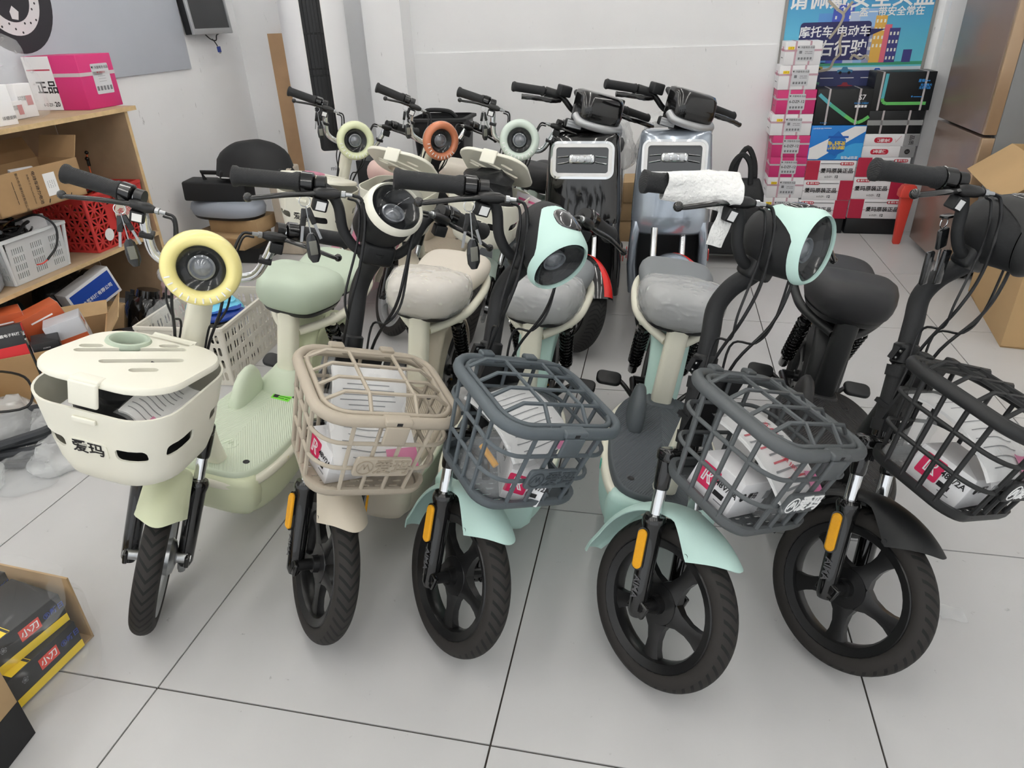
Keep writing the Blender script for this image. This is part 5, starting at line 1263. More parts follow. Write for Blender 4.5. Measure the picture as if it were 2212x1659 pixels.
# lower compartment: carton with small product boxes
LC = thing('parts_carton', 'open brown carton full of orange and red product boxes under the shelf', 'box', T(-.60, 2.10, 0) @ RZ(38))
w_, d_, h_ = .44, .34, .235
for nm, pr in (('side_panel', box2(-w_ / 2, w_ / 2, -d_ / 2, -d_ / 2 + .006, .001, h_)), ('side_panel', box2(-w_ / 2, w_ / 2, d_ / 2 - .006, d_ / 2, .001, h_)), ('end_panel', box2(-w_ / 2, -w_ / 2 + .006, -d_ / 2, d_ / 2, .001, h_)), ('end_panel', box2(w_ / 2 - .006, w_ / 2, -d_ / 2, d_ / 2, .001, h_)), ('bottom', box2(-w_ / 2, w_ / 2, -d_ / 2, d_ / 2, .001, .006))): obj(nm, pr, ocm, LC, smooth=0)
obj('flap', xf(box2(0, .004, -d_ / 2, d_ / 2, 0, .11), T(w_ / 2, 0, h_) @ RY(38)), CARD, LC, smooth=0); obj('flap', xf(box2(-w_ / 2, w_ / 2, 0, .004, 0, .11), T(0, d_ / 2, h_) @ RX(-75)), CARD, LC, smooth=0)
ORG = mat('orange_carton', (190, 90, 52), .45, noise=(9, .1)); RB = mat('red_carton', (206, 40, 44), .45); GRB = mat('silver_carton', (196, 198, 204), .4); KB2 = mat('charcoal_carton', (44, 44, 46), .45)
def small_box(label, m, d, mats, txt=None):
    c = carton('product_box', label, m, d, mats[0], 'box', 'small product boxes under the shelf', .002)
    f = face_m('front', d, .0006); g = face_m('right', d, .0006); h = face_m('top', d, .0006)
    if mats[1]: panel(c, g, d[1] * .99, d[2] * .99, mats[1], 0, 0, name='side_print')
    if mats[2]: panel(c, f, d[0] * .99, d[2] * .34, mats[2], 0, -d[2] * .32, name='front_print')
    if txt: text(txt, d[0] * .13, WHITE_INK if mats[0] is not GRB else INK, c, f @ T(0, d[2] * .2, .0008), bold=.01); 
    if mats[1] is GRB: text('✖', d[2] * .42, ORG, c, g @ T(0, d[2] * .18, .0010), bold=.02); panel(c, g, d[1] * .5, d[2] * .16, WHITE_INK, 0, -d[2] * .1, name='label', lift=.0005)
    return c
small_box('orange product box at the back left of the parts carton', T(-.78, 2.08, .235) @ RZ(52) @ RX(4), (.15, .10, .11), (ORG, GRB, None), '▬▬▬▬')
small_box('orange product box with silver end leaning in the middle of the carton', T(-.66, 2.165, .232) @ RZ(60) @ RY(-14), (.17, .10, .105), (ORG, GRB, None), '▬▬▬▬')
small_box('silver product box with orange cross at the right of the parts carton', T(-.52, 2.14, .20) @ RZ(42) @ RY(-10), (.14, .11, .11), (GRB, GRB, ORG), None)
small_box('black and red product box standing at the front left of the carton', T(-.62, 1.95, .215) @ RZ(46) @ RX(-14), (.105, .09, .125), (KB2, RB, RB), '欧霸电子科技')
small_box('small black product box with white label in front of the silver box', T(-.535, 2.025, .195) @ RZ(44) @ RX(6), (.095, .09, .075), (KB2, KB2, None), '▭▭')
small_box('pale product box with line pattern at the left edge under the shelf', T(-.86, 1.96, .05) @ RZ(60) @ RX(10), (.16, .12, .20), (WCARD, WCARD, None), None)
carton('flat_carton', 'brown carton under the tilted blue and white box', T(-.86, 2.62, 0) @ RZ(82), (.26, .16, .128), CARD)
for q_, lb_ in (((-.68, 2.06), 'left'), ((-.54, 2.14), 'right')): carton('product_box', 'plain silver box at the bottom of the parts carton, ' + lb_, T(q_[0], q_[1], .007) @ RZ(38), (.15, .20, .185), GRB)
BBX = thing('company_box', 'white box with blue company panel tilted above the parts carton', 'box', T(-.80, 2.50, .130) @ RZ(78) @ RY(-16))
obj('box_body', rbox(.12, .05, .07, .26, .08, .145, .003), WCARD, BBX, smooth=30); fb = Matrix(((1, 0, 0, .12), (0, 0, -1, .0090), (0, 1, 0, .07), (0, 0, 0, 1)))
panel(BBX, fb, .235, .115, mat('royal_blue_print', (34, 74, 168), .45), 0, 0, name='blue_panel'); text('亿之航科技有限公司', .0225, WHITE_INK, BBX, fb @ T(0, -.012, .0008), bold=.02)
obj('support_box', rbox(.12, .05, -.066, .22, .09, .125, .003), KCARD, BBX, RY(16) @ T(-.0, 0, .0), smooth=30) if False else None
def fender_part(label, m, w, L, ang, cat='spare part'):
    t = thing('fender_panel', label, cat, m)
    obj('panel', shell(sheet(lambda u, v: (w * (u - .5), L * (v - .5), .02 + .10 * math.sin(math.pi * v) * .6 - .05 * (2 * u - 1) ** 2 + .03), 10, 14), .004), BLACK_MATTE, t, smooth=60)
    for k in range(4): obj('rib', box2(-w * .42, w * .42, L * (-.34 + .22 * k), L * (-.34 + .22 * k) + .004, .05 + .03 * math.sin(math.pi * (.16 + .22 * k)), .075 + .06 * math.sin(math.pi * (.16 + .22 * k))), BLACK, t, smooth=0)
    for k in range(3): obj('rib', box2(-w * .3 + w * .3 * k, -w * .3 + w * .3 * k + .004, -L * .36, L * .36, .058, .072), BLACK, t, smooth=0)
    return t
fender_part('black ribbed plastic panel leaning at the right of the parts carton', T(-.37, 2.37, .06) @ RZ(-25) @ RX(-38) @ RY(20), .17, .30, 0)
mh = thing('motor_cover', 'round black motor cover beside the blue and white box', 'spare part', T(-.58, 2.60, .0) @ RX(-14) @ RY(10))
obj('drum', lathe([(.0001, .02), (.09, .02), (.10, .06), (.10, .16), (.085, .20), (.055, .215), (.05, .25), (.0001, .25)], 28), BLACK_GLOSS, mh, smooth=40)
for k in range(10): obj('fin', box(.088, 0, .20, .02, .006, .06), BLACK_MATTE, mh, RZ(36 * k), smooth=0)
obj('bolt', lathe([(.008, .0), (.010, .006), (.010, .012), (.004, .012)], 12, T(.102, 0, .12) @ RY(90)), STEEL, mh); obj('bolt', lathe([(.008, .0), (.010, .006), (.010, .012), (.004, .012)], 12, T(.09, -.045, .12) @ RZ(-26) @ RY(90)), STEEL, mh)
hrn = thing('horn', 'black round horn with chrome ring at the back under the shelf', 'spare part', T(-.86, 2.66, .28) @ RY(60)); obj('body', lathe([(.0001, -.05), (.03, -.05), (.045, -.02), (.05, .01), (.04, .02), (.0001, .02)], 24), BLACK_GLOSS, hrn); obj('ring', lathe([(.022, .018), (.026, .026), (.030, .020)], 24, None, True), CHROME, hrn)
hs = thing('black_sack', 'crumpled black plastic sack at the back under the shelf', 'bag', T(-1.0, 2.62, .0)); obj('sack', lump(.24, .36, .33, 11, .03), mat('black_film', (32, 33, 34), .3, bump=(30, .6)), hs, smooth=60)
hs = thing('green_sack', 'dark green crumpled sack behind the orange boxes', 'bag', T(-1.02, 2.26, .0)); obj('sack', lump(.22, .28, .34, 12, .03), mat('green_film', (44, 54, 50), .5, bump=(30, .5)), hs, smooth=60)
def bag(label, m, w, dd, h, seed, mt, amp=.03):
    t = thing('plastic_bag', label, 'bag', m); obj('bag_film', lump(w, dd, h, seed, amp), mt, t, smooth=65); return t
PINK_FOAM = mat('pink_foam', (226, 196, 196), .7)
pf_ = thing('foam_sheet', 'pale pink foam-wrapped part behind the yellow headlight', 'package', T(-.50, 2.82, .0)); obj('foam', lump(.20, .22, .24, 21, .02, top=.7), PINK_FOAM, pf_, smooth=60)
bag('clear bag with red print lying on pink foam at the shelf end', T(-.48, 2.84, .245), .22, .22, .07, 22, MILKY, .02)
bag('clear bag of parts at the left end of the cream crate', T(-.16, 2.30, .18), .17, .20, .15, 23, CLEAR)
pk = thing('parts_packet', 'blue and light blue packet lying on top of the cream crate', 'package', T(-.03, 2.44, .232) @ RZ(12)); obj('packet', wobble(lump(.24, .20, .07, 31, .012, top=.75), .006, 16), mat('sky_blue_film', (110, 196, 226), .25), pk, smooth=60)
obj('packet_band', wobble(lump(.25, .19, .045, 32, .010, top=.9), .006, 16), mat('royal_film', (28, 62, 150), .25), pk, T(.01, -.03, -.004), smooth=60); obj('paper_label', box(-.03, -.095, .045, .075, .004, .030), PAPER, pk, smooth=0)
cable_pile('cable_bundle', 'black leads and plugs inside the cream crate', T(-.055, 2.44, .03), 16, .15, .19, 33, .007, [BLACK, BLACK_GLOSS, GREY_PL])

# plastic-bag pile and bits on the floor, left of the green bike
heap = [(-.50, 1.66, .30, .34, .16, 41, MILKY), (-.28, 1.74, .26, .26, .13, 42, MILKY), (-.42, 1.40, .34, .26, .12, 43, MILKY), (-.20, 1.46, .24, .22, .085, 44, CLEAR), (-.16, 1.60, .22, .26, .10, 45, MILKY), (-.62, 1.46, .28, .30, .18, 46, MILKY)]
hl = ['milky plastic bag at the back of the heap beside the parts carton', 'clear plastic bag nearest the cream lidded basket in the floor heap', 'clear plastic bag at the front left of the floor heap', 'thin clear plastic bag at the front edge of the floor heap', 'milky plastic bag on the right side of the floor heap', 'milky plastic bag at the left edge of the photo in the heap']
for (x, y, w, dd, h, sd, mt), lb in zip(heap, hl): bag(lb, T(x, y, .0), w, dd, h, sd, mt, .035)
dk = thing('inner_tubes', 'dark coiled inner tubes wrapped in the plastic heap on the floor', 'spare part', T(-.36, 1.62, .0))
for k in range(5): obj('coil', tube(ring_rect(-.15, .15, -.11, .11, .10, .02 + .022 * k, 8), .016, 8, closed=True), mat('tube_rubber', (52, 54, 58), .5), dk, T(.012 * (k % 3), .01 * (k % 2), 0) @ RZ(13 * k))
rod = thing('antenna_rod', 'thin black telescopic antenna standing left of the cream lidded basket', 'antenna', T(-.33, 1.78, 0)); obj('rod', cyl((0, 0, 0), (-.01, .0, .40), .0045, 8), BLACK_GLOSS, rod); obj('tip', tube([(-.0085, 0, .36), (-.0095, 0, .385), (-.0105, 0, .41), (-.0106, 0, .414)], [.004, .0045, .004, .007], 8), CHROME, rod)
lc = thing('cable_loop', 'large loop of black cable on the plastic heap', 'cable', T(-.50, 1.66, .17)); obj('loop', tube(crv([(-.28, -.02, -.02), (-.14, .12, .05), (.06, .14, .04), (.15, .03, -.02), (.0, -.10, .01), (-.20, -.12, -.02)], 6), .005, 6), BLACK, lc)
fc = carton('fruit_carton', 'yellow and green fruit carton on the floor under the shelf edge', T(-.72, 1.70, .0) @ RZ(60), (.26, .20, .15), mat('fruit_print', (200, 168, 40), .5, noise=(6, .35))); ff = face_m('front', (.26, .20, .15)); text('果', .07, RED_INK, fc, ff @ T(-.06, .0, .0006), bold=.02); text('原 质', .04, RED_INK, fc, ff @ T(.06, .03, .0006), bold=.02)

# stack of seats, cases and cartons by the left wall
ST = T(-.86, 3.92, 0)
carton('storage_case', 'black case at the bottom of the stack by the left wall', ST @ T(.02, .02, 0), (.46, .34, .098), KCARD)
c1 = carton('flat_carton', 'torn flat brown carton lying on the black case by the left wall', ST @ T(-.02, -.03, .0985) @ RZ(-6), (.44, .30, .075), CARD); obj('torn_edge', wobble(rbox(.08, -.155, .055, .2, .02, .045, .004), .008, 30), CARD_DK, c1)
carton('flat_carton', 'brown carton with torn top in the stack by the left wall', ST @ T(.06, .05, .174) @ RZ(-4), (.36, .24, .085), CARD)
gs = thing('vinyl_cushion', 'grey-blue scooter seat lying on the brown cartons by the left wall', 'seat', ST @ T(-.02, .03, .259) @ RZ(82))
obj('cushion', loft([[(x * w, y * l, z) for x, y in rr(1, 1, .4, 6)] for w, l, z in ((.22, .44, 0), (.27, .50, .02), (.29, .52, .06), (.28, .50, .09), (.22, .42, .112), (.1, .25, .118))]), mat('greyblue_vinyl', (160, 168, 180), .5), gs, smooth=70); obj('seat_shell', loft([[(x * w, y * l, z) for x, y in rr(1, 1, .4, 6)] for w, l, z in ((.2, .40, -.0005), (.25, .48, .0), (.265, .495, .018))]), BLACK, gs, smooth=40)
kc = thing('battery_case', 'black battery case with fold-up handle on the grey-blue seat', 'case', ST @ T(-.04, .0, .375) @ RZ(10) @ RY(3)); obj('case_body', rbox(0, 0, .06, .40, .17, .12, .012), BLACK_MATTE, kc, smooth=40); obj('case_handle', tube([(-.08, 0, .118), (-.10, 0, .165), (.05, 0, .165), (.07, 0, .118)], .010, 8, flat=1.4), BLACK, kc)
ts_ = thing('trunk_shell', 'broken black tail-box shell on top of the stack by the left wall', 'spare part', ST @ T(.20, .08, .506) @ RZ(14))
def bowl(u, v):
    a = 2 * math.pi * u; r = v
    return (.25 * r * math.cos(a), .17 * r * math.sin(a), .20 * math.sqrt(max(0, 1 - r ** 2.4)) + .02)
obj('shell', wobble(shell(sheet(bowl, 36, 10), -.006), .006, 12), BLACK_MATTE, ts_, smooth=60); obj('white_edge', tube([(.248 * math.cos(R(a)), .168 * math.sin(R(a)), .022 + .004 * math.sin(a)) for a in range(200, 345, 6)], .004, 6), WHITE_PL, ts_)
obj('lower_tray', wobble(rbox(.0, 0, .034, .40, .24, .06, .02), .006, 14), BLACK, ts_, smooth=50)

# tower air conditioner and board in the corner
AC = thing('air_conditioner', 'white cylindrical tower air conditioner with black slotted outlet in the corner', 'air conditioner', T(-.385, 4.555, 0))
ACW = mat('ac_white', (232, 233, 235), .3)
def acb(r=.205):
    S = [[(r * math.cos(2 * math.pi * k / 48) * s, r * math.sin(2 * math.pi * k / 48) * s, z) for k in range(48)] for s, z in ((.93, .0), (.97, .01), (1, .03), (1, 1.74), (.96, 1.765), (.8, 1.775))]
    return loft(S)
obj('body', acb, ACW, AC, smooth=40)
aa = R(-66)       # outlet faces the room
def arcpatch(r, a0, a1, z0, z1, rc, n=28):
    V, F_ = [], []; L = r * (a1 - a0)
    for k in range(n + 1):
        t = .5 - .5 * math.cos(math.pi * k / n); x = -L / 2 + L * t; e = max(0, abs(x) - (L / 2 - rc))
        h = (z1 - z0) / 2 - (rc - math.sqrt(max(0, rc * rc - e * e))); a = (a0 + a1) / 2 + x / r; zc = (z0 + z1) / 2
        for rad in (r - .006, r):
            for zz in (-h, h): V.append((rad * math.cos(a), rad * math.sin(a), zc + zz))
    for k in range(n):
        b, c = 4 * k, 4 * k + 4
        F_ += [(b + 2, c + 2, c + 3, b + 3), (b, b + 2, b + 3, b + 1)] if k == 0 else [(b + 2, c + 2, c + 3, b + 3)]
        F_ += [(b, c, c + 2, b + 2), (b + 1, b + 3, c + 3, c + 1)]
    return (V, F_)
obj('outlet_frame', arcpatch(.2055, aa - .36, aa + .36, .585, 1.70, .03), WHITE_PL, AC, smooth=40)
obj('outlet', arcpatch(.2065, aa - .31, aa + .31, .60, 1.69, .022), mat('outlet_black', (28, 29, 31), .35), AC, smooth=40)
for k in range(5):
    a = aa - .22 + .11 * k; obj('louvre', box2(-.002, .005, -.003, .003, .62, 1.67), BLACK_MATTE, AC, T(.2075 * math.cos(a), .2075 * math.sin(a), 0) @ RZ(math.degrees(a)), smooth=0)
for z in (.70, .88, 1.06, 1.10, 1.30): obj('louvre_bar', tube([(.2085 * math.cos(aa - .30 + .06 * k), .2085 * math.sin(aa - .30 + .06 * k), z) for k in range(11)], .004, 6), BLACK_MATTE, AC)
text('mi', .040, INK_GREY, AC, T(.2065 * math.cos(aa), .2065 * math.sin(aa), .485) @ RZ(math.degrees(aa) + 90) @ RX(90), bold=.01)
wb = thing('wooden_board', 'tall brown wooden board leaning behind the air conditioner', 'board', T(-.865, 4.93, 0)); obj('board', box(0, .03, .65, .16, .018, 1.30), mat('brown_board', (184, 150, 114), .7, noise=(8, .1)), wb, smooth=0)
pc = thing('torn_package', 'torn white and brown package beside the air conditioner', 'package', T(-.50, 4.05, .0)); obj('package', wobble(rbox(0, 0, .28, .16, .16, .56, .01), .012, 9), mat('kraft_paper', (196, 186, 170), .8, noise=(9, .2)), pc, smooth=40)

# bins and bags behind the second row
cr = thing('storage_tote', 'black plastic storage tote with arched handle behind the orange-lamp bike', 'storage box', T(.455, 4.50, .38))
obj('tote_body', loft([[(x * w, y * l, z) for x, y in rr(1, 1, .12, 4)] for w, l, z in ((.29, .24, 0), (.30, .25, .01), (.345, .30, .40), (.335, .29, .40), (.29, .24, .02))]), BLACK, cr, smooth=40); obj('tote_rim', loft([[(x * w, y * l, z) for x, y in rr(1, 1, .12, 4)] for w, l, z in ((.345, .30, .395), (.385, .34, .40), (.385, .34, .415), (.335, .29, .42))], closed=True), BLACK_MATTE, cr, smooth=40); obj('handle', tube(crv([(-.12, -.03, .41), (-.09, -.04, .455), (.05, -.04, .45), (.10, -.03, .41)], 5), .014, 8), BLACK, cr)
carton('storage_case', 'plain black box under the black storage tote', T(.455, 4.50, 0), (.36, .32, .379), KCARD)
carton('storage_case', 'tall black box behind the pale lime headlight', T(.13, 4.15, 0), (.22, .26, .60), KCARD)
for k, (w, h, z) in enumerate(((.34, .14, .0), (.32, .12, .1405), (.30, .13, .261))): carton('flat_carton', 'brown carton behind the scooters, ' + ('lowest', 'middle', 'top')[k] + ' of its stack', T(1.74, 4.62, z) @ RZ(4 * k), (w, .28, h), CARD)
sbg = thing('shopping_bag', 'black woven shopping bag with two loop handles by the back wall', 'bag', T(2.36, 4.44, 0))
obj('bag_body', wobble(loft([[(x * w, y * l, z) for x, y in rr(1, 1, .2, 5)] for w, l, z in ((.30, .16, 0), (.32, .17, .02), (.31, .16, .18), (.28, .12, .34), (.22, .05, .42), (.20, .03, .43))]), .012, 10), mat('black_woven', (36, 37, 39), .6, bump=(60, .3)), sbg, smooth=60)
for yy, sx in ((-.03, -.01), (.03, .02)): obj('handle', tube(crv([(-.065 + sx, yy, .40), (-.05 + sx, yy, .52), (sx, yy, .585 + sx), (.05 + sx, yy, .52), (.065 + sx, yy, .40)], 5), .009, 6, flat=1.8), mat('black_woven', (36, 37, 39), .6), sbg)
cs = thing('castor_case', 'low black case on castors lying in front of the shopping bag', 'case', T(2.27, 4.17, 0)); obj('case_body', rbox(0, 0, .13, .30, .20, .15, .02), BLACK_MATTE, cs, smooth=50)
for sx in (-1, 1):
    w = obj('castor', lathe([(.0001, -.008), (.016, -.008), (.019, 0), (.016, .008), (.0001, .008)], 16, T(sx * .12, -.08, .019) @ RY(90)), BLACK_GLOSS, cs); obj('castor_stem', cyl((sx * .12, -.08, .02), (sx * .12, -.08, .07), .006), STEEL, cs)

# clear wrap over the scooters' tails
for xx, lb, sd in ((1.535, 'clear plastic wrap draped over the tail of the black scooter', 61), (1.925, 'clear plastic wrap draped over the tail of the silver scooter', 62)):
    t = thing('plastic_wrap', lb, 'plastic wrap', T(xx, 3.88 if sd == 61 else 3.93, .60)); obj('wrap_film', lump(.36, .62, .27, sd, .025, 24, .75), MILKY, t, smooth=65)

# ================================================================ basket contents, keys, foreground
PINKLOGO = mat('charger_pink', (222, 44, 96), .5)
def charger(label, M0, m, d=(.095, .165, .075)):
    t = carton('charger_box', label, M0 @ m, d, WCARD, 'box', 'charger boxes in the wire baskets', .002)
    f = face_m('front', d, .0006)
    lg = panel(t, f, .046, .046, PINKLOGO, -.020, .006, r=.004, name='logo_panel'); text('ℝ', .04, WHITE_INK, lg, T(0, 0, .0007), bold=.01)
    text('48V/2A', .0165, INK, t, f @ T(.026, .010, .0006), bold=.02); panel(t, f, .024, .010, INK, .018, -.010, name='text_block', lift=.0003); text('▬▬▬▬', .006, INK_GREY, t, f @ T(.026, -.022, .0006))
    g = face_m('right', d, .0006); text('Ⓜ 爱玛', .018, INK, t, g @ T(-.02, .01, .0006), bold=.02); panel(t, g, .02, .02, INK_GREY, .055, .008, name='code_mark')
    g = face_m('left', d, .0006); text('Ⓜ 爱玛', .018, INK, t, g @ T(-.02, .01, .0006), bold=.02); text('▬▬▬▬▬▬▬', .006, INK_GREY, t, g @ T(.0, -.02, .0006))
    return t
DOC_PINK = mat('doc_pink', (224, 120, 168), .5)
def docs(label, M0, m, w, l, seed, red=False, arch=.02):
    t = thing('document_pouch', label, 'document pouch', M0 @ m)
    def fn(u, v):
        x, y = (u - .5) * w, (v - .5) * l; return (x, y, arch * (1 - (2 * v - 1) ** 2) + .006 * math.sin(7 * u + seed))
    obj('paper_sheets', shell(sheet(fn, 10, 12), .006), PAPER, t, smooth=60)
    rnd = random.Random(seed)
    for k in range(9):
        yy = l * (-.40 + .088 * k); ln = w * rnd.uniform(.45, .8)
        V = []
        for i in range(9):
            x = -ln / 2 + ln * i / 8 - w * .03
            for o_ in (-.0010, .0010):
                u = x / w + .5; v = (yy + o_ * (2.2 if red else 1)) / l + .5; p = fn(u, v); V.append((p[0], p[1], p[2] + .0012))
        obj('printed_line', (V, [(2 * i, 2 * i + 2, 2 * i + 3, 2 * i + 1) for i in range(8)]), RED_INK if red and k % 2 else INK_GREY, t, smooth=0)
    if red:
        text('车辆合格证', .020, RED_INK, t, T(w * .05, l * .05, arch + .012) @ RZ(-70)); text('随车单据', .020, RED_INK, t, T(-w * .2, -l * .1, arch + .011) @ RZ(-70))
    obj('pink_card', shell(sheet(lambda u, v: Vector(fn(.62 + .36 * u, .02 + .22 * v)) + Vector((.004, -.006, .0018)), 4, 4), .0008), DOC_PINK, t, smooth=60)
    def cov(u, v):
        p = Vector(fn(u * 1.0, v)); p.x *= 1.10; p.y *= 1.12; e = max(abs(2 * u - 1), abs(2 * v - 1)); p.z += .011 * (1 - e ** 4) - .004
        n = mnoise.noise_vector(p * 26 + Vector((seed, 0, 0))); return p + n * .007
    obj('clear_pouch', sheet(cov, 18, 20), CLEAR, t, smooth=60)
    return t
FZ = .5005          # basket floor height in the bike's front frame
M2, M3, M4, M5 = MA['b2'], MA['b3'], MA['b4'], MA['b5']
charger('white charger box with pink logo in the beige wire basket', M2, T(-.01, .0, FZ + .001) @ RZ(-78) @ T(0, 0, 0), (.10, .185, .08))
docs('papers in a clear pouch lying on the charger box, beige basket', M2, T(.0, .0, FZ + .092) @ RX(14), .185, .20, 1)
docs('second clear pouch of papers standing at the back, beige basket', M2, T(.0, .055, FZ + .145) @ RX(58), .17, .13, 2)
charger('white charger box with pink logo in the blue-grey wire basket', M3, T(.015, -.015, FZ + .001) @ RZ(-28), (.085, .165, .075))
docs('papers in a clear pouch resting high in the blue-grey basket', M3, T(.0, .03, FZ + .125) @ RX(12) @ RZ(14), .20, .185, 3)
t = thing('tool_bag', 'clear bag of black and amber tools in the blue-grey basket', 'bag', M3 @ T(-.085, -.005, FZ + .002)); obj('bag_film', lump(.08, .15, .12, 51, .02), CLEAR, t, smooth=60)
obj('tool', tube(crv([(-.01, -.04, .03), (.0, .0, .05), (.005, .04, .035)], 4), .009, 8), BLACK_GLOSS, t); obj('tool', tube([(.01, -.03, .055), (-.005, .02, .07)], .007, 8), AMBER, t)
charger('white charger box with pink logo in the grey wire basket', M4, T(-.050, .0, FZ + .001) @ RZ(-86), (.105, .12, .085))
docs('clear pouch of red-printed certificates propped in the grey basket', M4, T(.02, -.005, FZ + .118) @ RX(16) @ RZ(6), .175, .205, 4, True)
t = thing('tool_bag', 'clear bag of black tools at the front of the grey basket', 'bag', M4 @ T(.055, -.045, FZ + .002)); obj('bag_film', lump(.13, .085, .075, 52, .02), CLEAR, t, smooth=60); obj('tool', tube(crv([(-.04, -.01, .02), (.0, .01, .04), (.04, .0, .025)], 4), .011, 8), BLACK_MATTE, t); obj('tool', tube([(-.045, .02, .014), (.02, .028, .018)], .006, 8), mat('orange_wire', (214, 92, 40), .5), t)
charger('white charger box with pink logo in the black wire basket', M5, T(.0, -.01, FZ + .001) @ RZ(-86), (.115, .16, .075))
docs('large clear pouch of official papers filling the black basket', M5, T(.005, .01, FZ + .122) @ RX(12), .21, .22, 5, False, .03)
t = thing('plastic_bag', 'crumpled clear bag at the rear corner of the black basket', 'bag', M5 @ T(-.085, .065, FZ + .002)); obj('bag_film', lump(.07, .06, .13, 53, .02), CLEAR, t, smooth=60)

# lidded baskets
def cloth(label, M0, m, w, dd, h, seed):
    t = thing('folded_cover', label, 'cover', M0 @ m); obj('cloth', wobble(lump(w, dd, h, seed, .02, 20, .8), .01, 9), mat('black_cloth', (40, 41, 44), .38, bump=(22, .5)), t, smooth=50); return t
def W(k): return MA[k] @ steer_m({'b1': 24.8, 'r1': 38.7, 'r2': 47.1, 'r3': 16.9}[k]).inverted()
cloth('folded black rain cover inside the cream lidded basket', W('b1'), T(-.01, .0, .532), .235, .205, .205, 71)
docs('clear pouch of papers at the right of the cream lidded basket', W('b1'), T(.088, -.035, .700) @ RY(24) @ RX(6), .085, .15, 6, False, .006)
cloth('black cover inside the lidded basket of the pink bike', W('r1'), T(0, 0, .520), .23, .19, .20, 72)
cloth('black cover inside the open basket of the beige bike', W('r2'), T(-.05, .02, .520), .16, .18, .20, 73)
bag('clear plastic bag of parts inside the open basket of the beige bike', W('r2') @ T(.06, -.01, .520), .13, .17, .20, 74, CLEAR, .02)
cloth('puffed black cover bulging from the open basket of the mint bike', W('r3'), T(-.01, -.01, .520), .25, .22, .29, 75)
t = thing('printed_pouch', 'clear pouch with pink print sticking out of the mint bike basket', 'package', W('r3') @ T(.145, .06, .64) @ RZ(-20) @ RX(80))
obj('pouch', wobble(shell(sheet(lambda u, v: ((u - .5) * .13, (v - .5) * .17, .0), 8, 10), .004), .008, 18), mat('pouch_white', (226, 222, 226), .35), t, smooth=60)
for k in range(5): obj('printed_line', box(0, .06 - .026 * k, .006, .09 - .01 * (k % 2), .010, .001), mat('pink_print', (206, 96, 140), .5), t, smooth=0)

# keys
RESIN = mat('fob_dark', (26, 27, 29), .15, coat=.6)
def keys(label, P, fobs=1):
    t = thing('key_ring', label, 'keys', T(*P) @ RZ(38))
    obj('ring', lathe([(.0115 + .0011 * math.cos(R(60 * k)), .0011 * math.sin(R(60 * k))) for k in range(6)], 24, T(0, 0, -.012) @ RX(90), True), CHROME, t)
    for s in (-1, 1):
        k_ = obj('key_head', xf(rbox(0, 0, 0, .012, .005, .036, .002, .002), T(s * .008, 0, -.044) @ RY(s * -14)), BLACK_GLOSS, t, smooth=40)
        obj('key_blade', xf(rbox(0, 0, 0, .006, .002, .034, .0005), T(s * .0165, 0, -.078) @ RY(s * -14)), STEEL, k_, smooth=0)
    f_ = obj('key_fob', xf(loft([[(x * w, y * .011, z) for x, y in rr(1, 1, .45, 5)] for w, z in ((.010, 0), (.022, -.008), (.029, -.03), (.027, -.05), (.014, -.062))]), T(0, -.006, -.078)), RESIN, t, smooth=60)
    obj('fob_link', tube([(0, -.003, -.022), (0, -.004, -.05), (0, -.006, -.078)], .0015, 6), STEEL, f_)
    obj('fob_face', xf(rbox(0, 0, 0, .016, .003, .03, .001, .007), T(0, -.0115, -.108)), mat('fob_face', (112, 112, 104), .3), f_, smooth=40)
def hang_at(k, x, y, z): return MA[k] @ Vector((x, y, z))
for k, kind, lb in (('b1', 'chrome', 'keys hanging from the right brake lever of the pale green bike'), ('b2', 'black', 'keys hanging from the right brake lever of the beige-basket bike'), ('b3', 'black', 'keys hanging from the right brake lever of the middle mint bike'), ('r1', 'chrome', 'keys hanging from the brake lever of the pink bike'), ('r2', 'chrome', 'keys hanging from the brake lever of the beige bike'), ('r3', 'chrome', 'keys hanging from the brake lever of the pale mint bike')):
    B = bar_path(kind); a, b = Vector(B[-2]), Vector(B[-1]); d = (b - a).normalized(); m0 = a - d * .038 + Vector((0, -.020, -.012))
    q = m0 + d * .035 + Vector((0, -.014, -.004)); keys(lb, hang_at(k, q.x, q.y, q.z))
q = MA['b5'] @ Vector((-.085, .275, .968))
t = thing('key_ring', 'keys and fobs hanging from the ignition of the black bike', 'keys', T(*q) @ RZ(40))
obj('ignition_key', xf(rbox(0, 0, 0, .036, .018, .005, .001, .006), T(-.012, 0, 0)), BLACK_GLOSS, t, smooth=40); obj('ring', lathe([(.0115 + .0011 * math.cos(R(60 * k)), .0011 * math.sin(R(60 * k))) for k in range(6)], 24, T(-.02, 0, -.012) @ RX(90), True), CHROME, t)
for i, (dx, dz, w, h) in enumerate(((-.012, -.045, .030, .042), (-.045, -.10, .022, .07), (.0, -.105, .024, .072))): obj('key_fob', xf(rbox(0, 0, 0, w, .010, h, .004, .009), T(dx, -.004 * i, dz) @ RY(8 * (i - 1))), RESIN, t, smooth=50)
obj('key_blade', xf(rbox(0, 0, 0, .008, .002, .045, .001), T(-.018, -.006, -.088)), STEEL, t, smooth=0)

# stickers on the bikes' bodies
for k, rot in (('b1', 0),):
    Wm = W(k)
    st = MA[k]
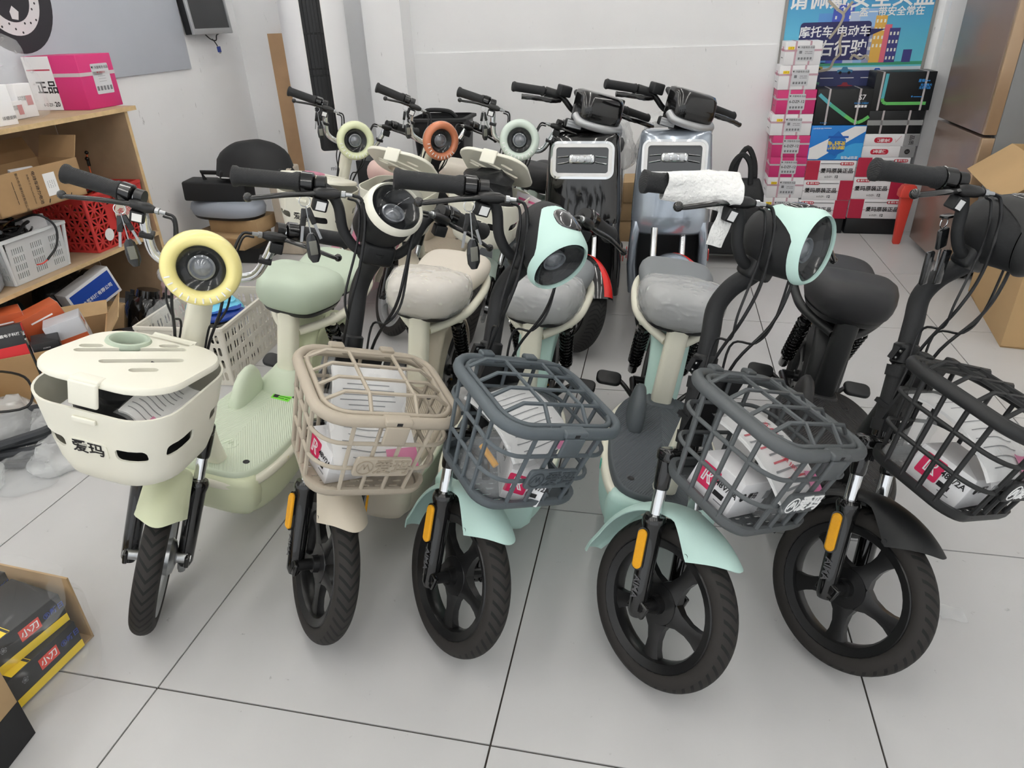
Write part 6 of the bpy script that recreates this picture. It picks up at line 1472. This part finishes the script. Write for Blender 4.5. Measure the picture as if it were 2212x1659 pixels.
# foreground cartons at the lower left
FC = carton('brown_carton', 'brown carton with black printed corner at the lower left edge', T(.44, .50, 0) @ RZ(6), (.36, .26, .235), CARD)
g = face_m('right', (.36, .26, .235), .0006)
panel(FC, g, .26, .105, INK, 0, -.064, name='black_band')
YB = thing('parts_carton', 'brown open carton of yellow and black parts boxes in a clear bag', 'box', T(.36, .80, 0) @ RZ(-4))
for pr, nm in ((box2(-.17, .17, .115, .12, .001, .20), 'side_panel'), (box2(-.17, -.165, -.10, .12, .001, .20), 'end_panel'), (box2(-.17, .17, -.10, .12, .001, .006), 'bottom')): obj(nm, pr, CARD, YB, smooth=0)
KY = mat('black_box', (26, 26, 28), .35); YY = mat('yellow_box', (238, 206, 40), .4)
def cavi(label, m, top_y):
    d = (.16, .21, .085); c = carton('spare_parts_box', label, m, d, KY, 'box', 'yellow and black spare-part boxes', .002)
    g = face_m('right', d, .0006); h = face_m('top', d, .0006)
    panel(c, g, .208, .022, YY, 0, -.03, name='yellow_stripe'); panel(c, g, .05, .03, mat('logo_red', (222, 70, 58), .4), .02, .012, name='logo_panel', lift=.0003); text('小刀', .022, WHITE_INK, c, g @ T(.02, .012, .0012), bold=.02)
    text('Ⓡ新日', .018, mat('ink_blue', (44, 66, 150), .5), c, g @ T(.08, .012, .0008), bold=.02); text('❀', .02, INK_GREY, c, g @ T(-.045, .012, .0008))
    panel(c, h, .155, .05, YY if top_y else KY, 0, -.04, name='top_stripe'); panel(c, h, .155, .006, INK, 0, -.02, name='rule_line', lift=.0005)
cavi('black and yellow spare-part box, lower right of the bagged boxes', T(.455, .775, .007) @ RZ(-4), True)
cavi('black and yellow spare-part box on top of the other bagged boxes', T(.435, .785, .0925) @ RZ(-9), True)
cavi('black and yellow spare-part box lying at the left of the bagged boxes', T(.285, .80, .007) @ RZ(2), True)
cavi('yellow-topped spare-part box at the left edge, upper layer', T(.262, .815, .0925) @ RZ(3) @ RX(0), True)
t = thing('plastic_bag', 'torn clear bag around the yellow spare-part boxes', 'bag', T(.40, .79, 0)); obj('bag_film', lump(.46, .36, .23, 81, .03, 26, .85), CLEAR_THIN, t, smooth=65)
# thin straw-like film scrap on the floor at the right
t = thing('film_scrap', 'small clear film scrap on the floor near the right edge', 'plastic scrap', T(2.66, 1.35, .002)); obj('film', wobble(shell(sheet(lambda u, v: ((u - .5) * .06, (v - .5) * .05, .004 + .004 * math.sin(6 * u)), 6, 6), .0005), .003, 40), CLEAR, t, smooth=60)
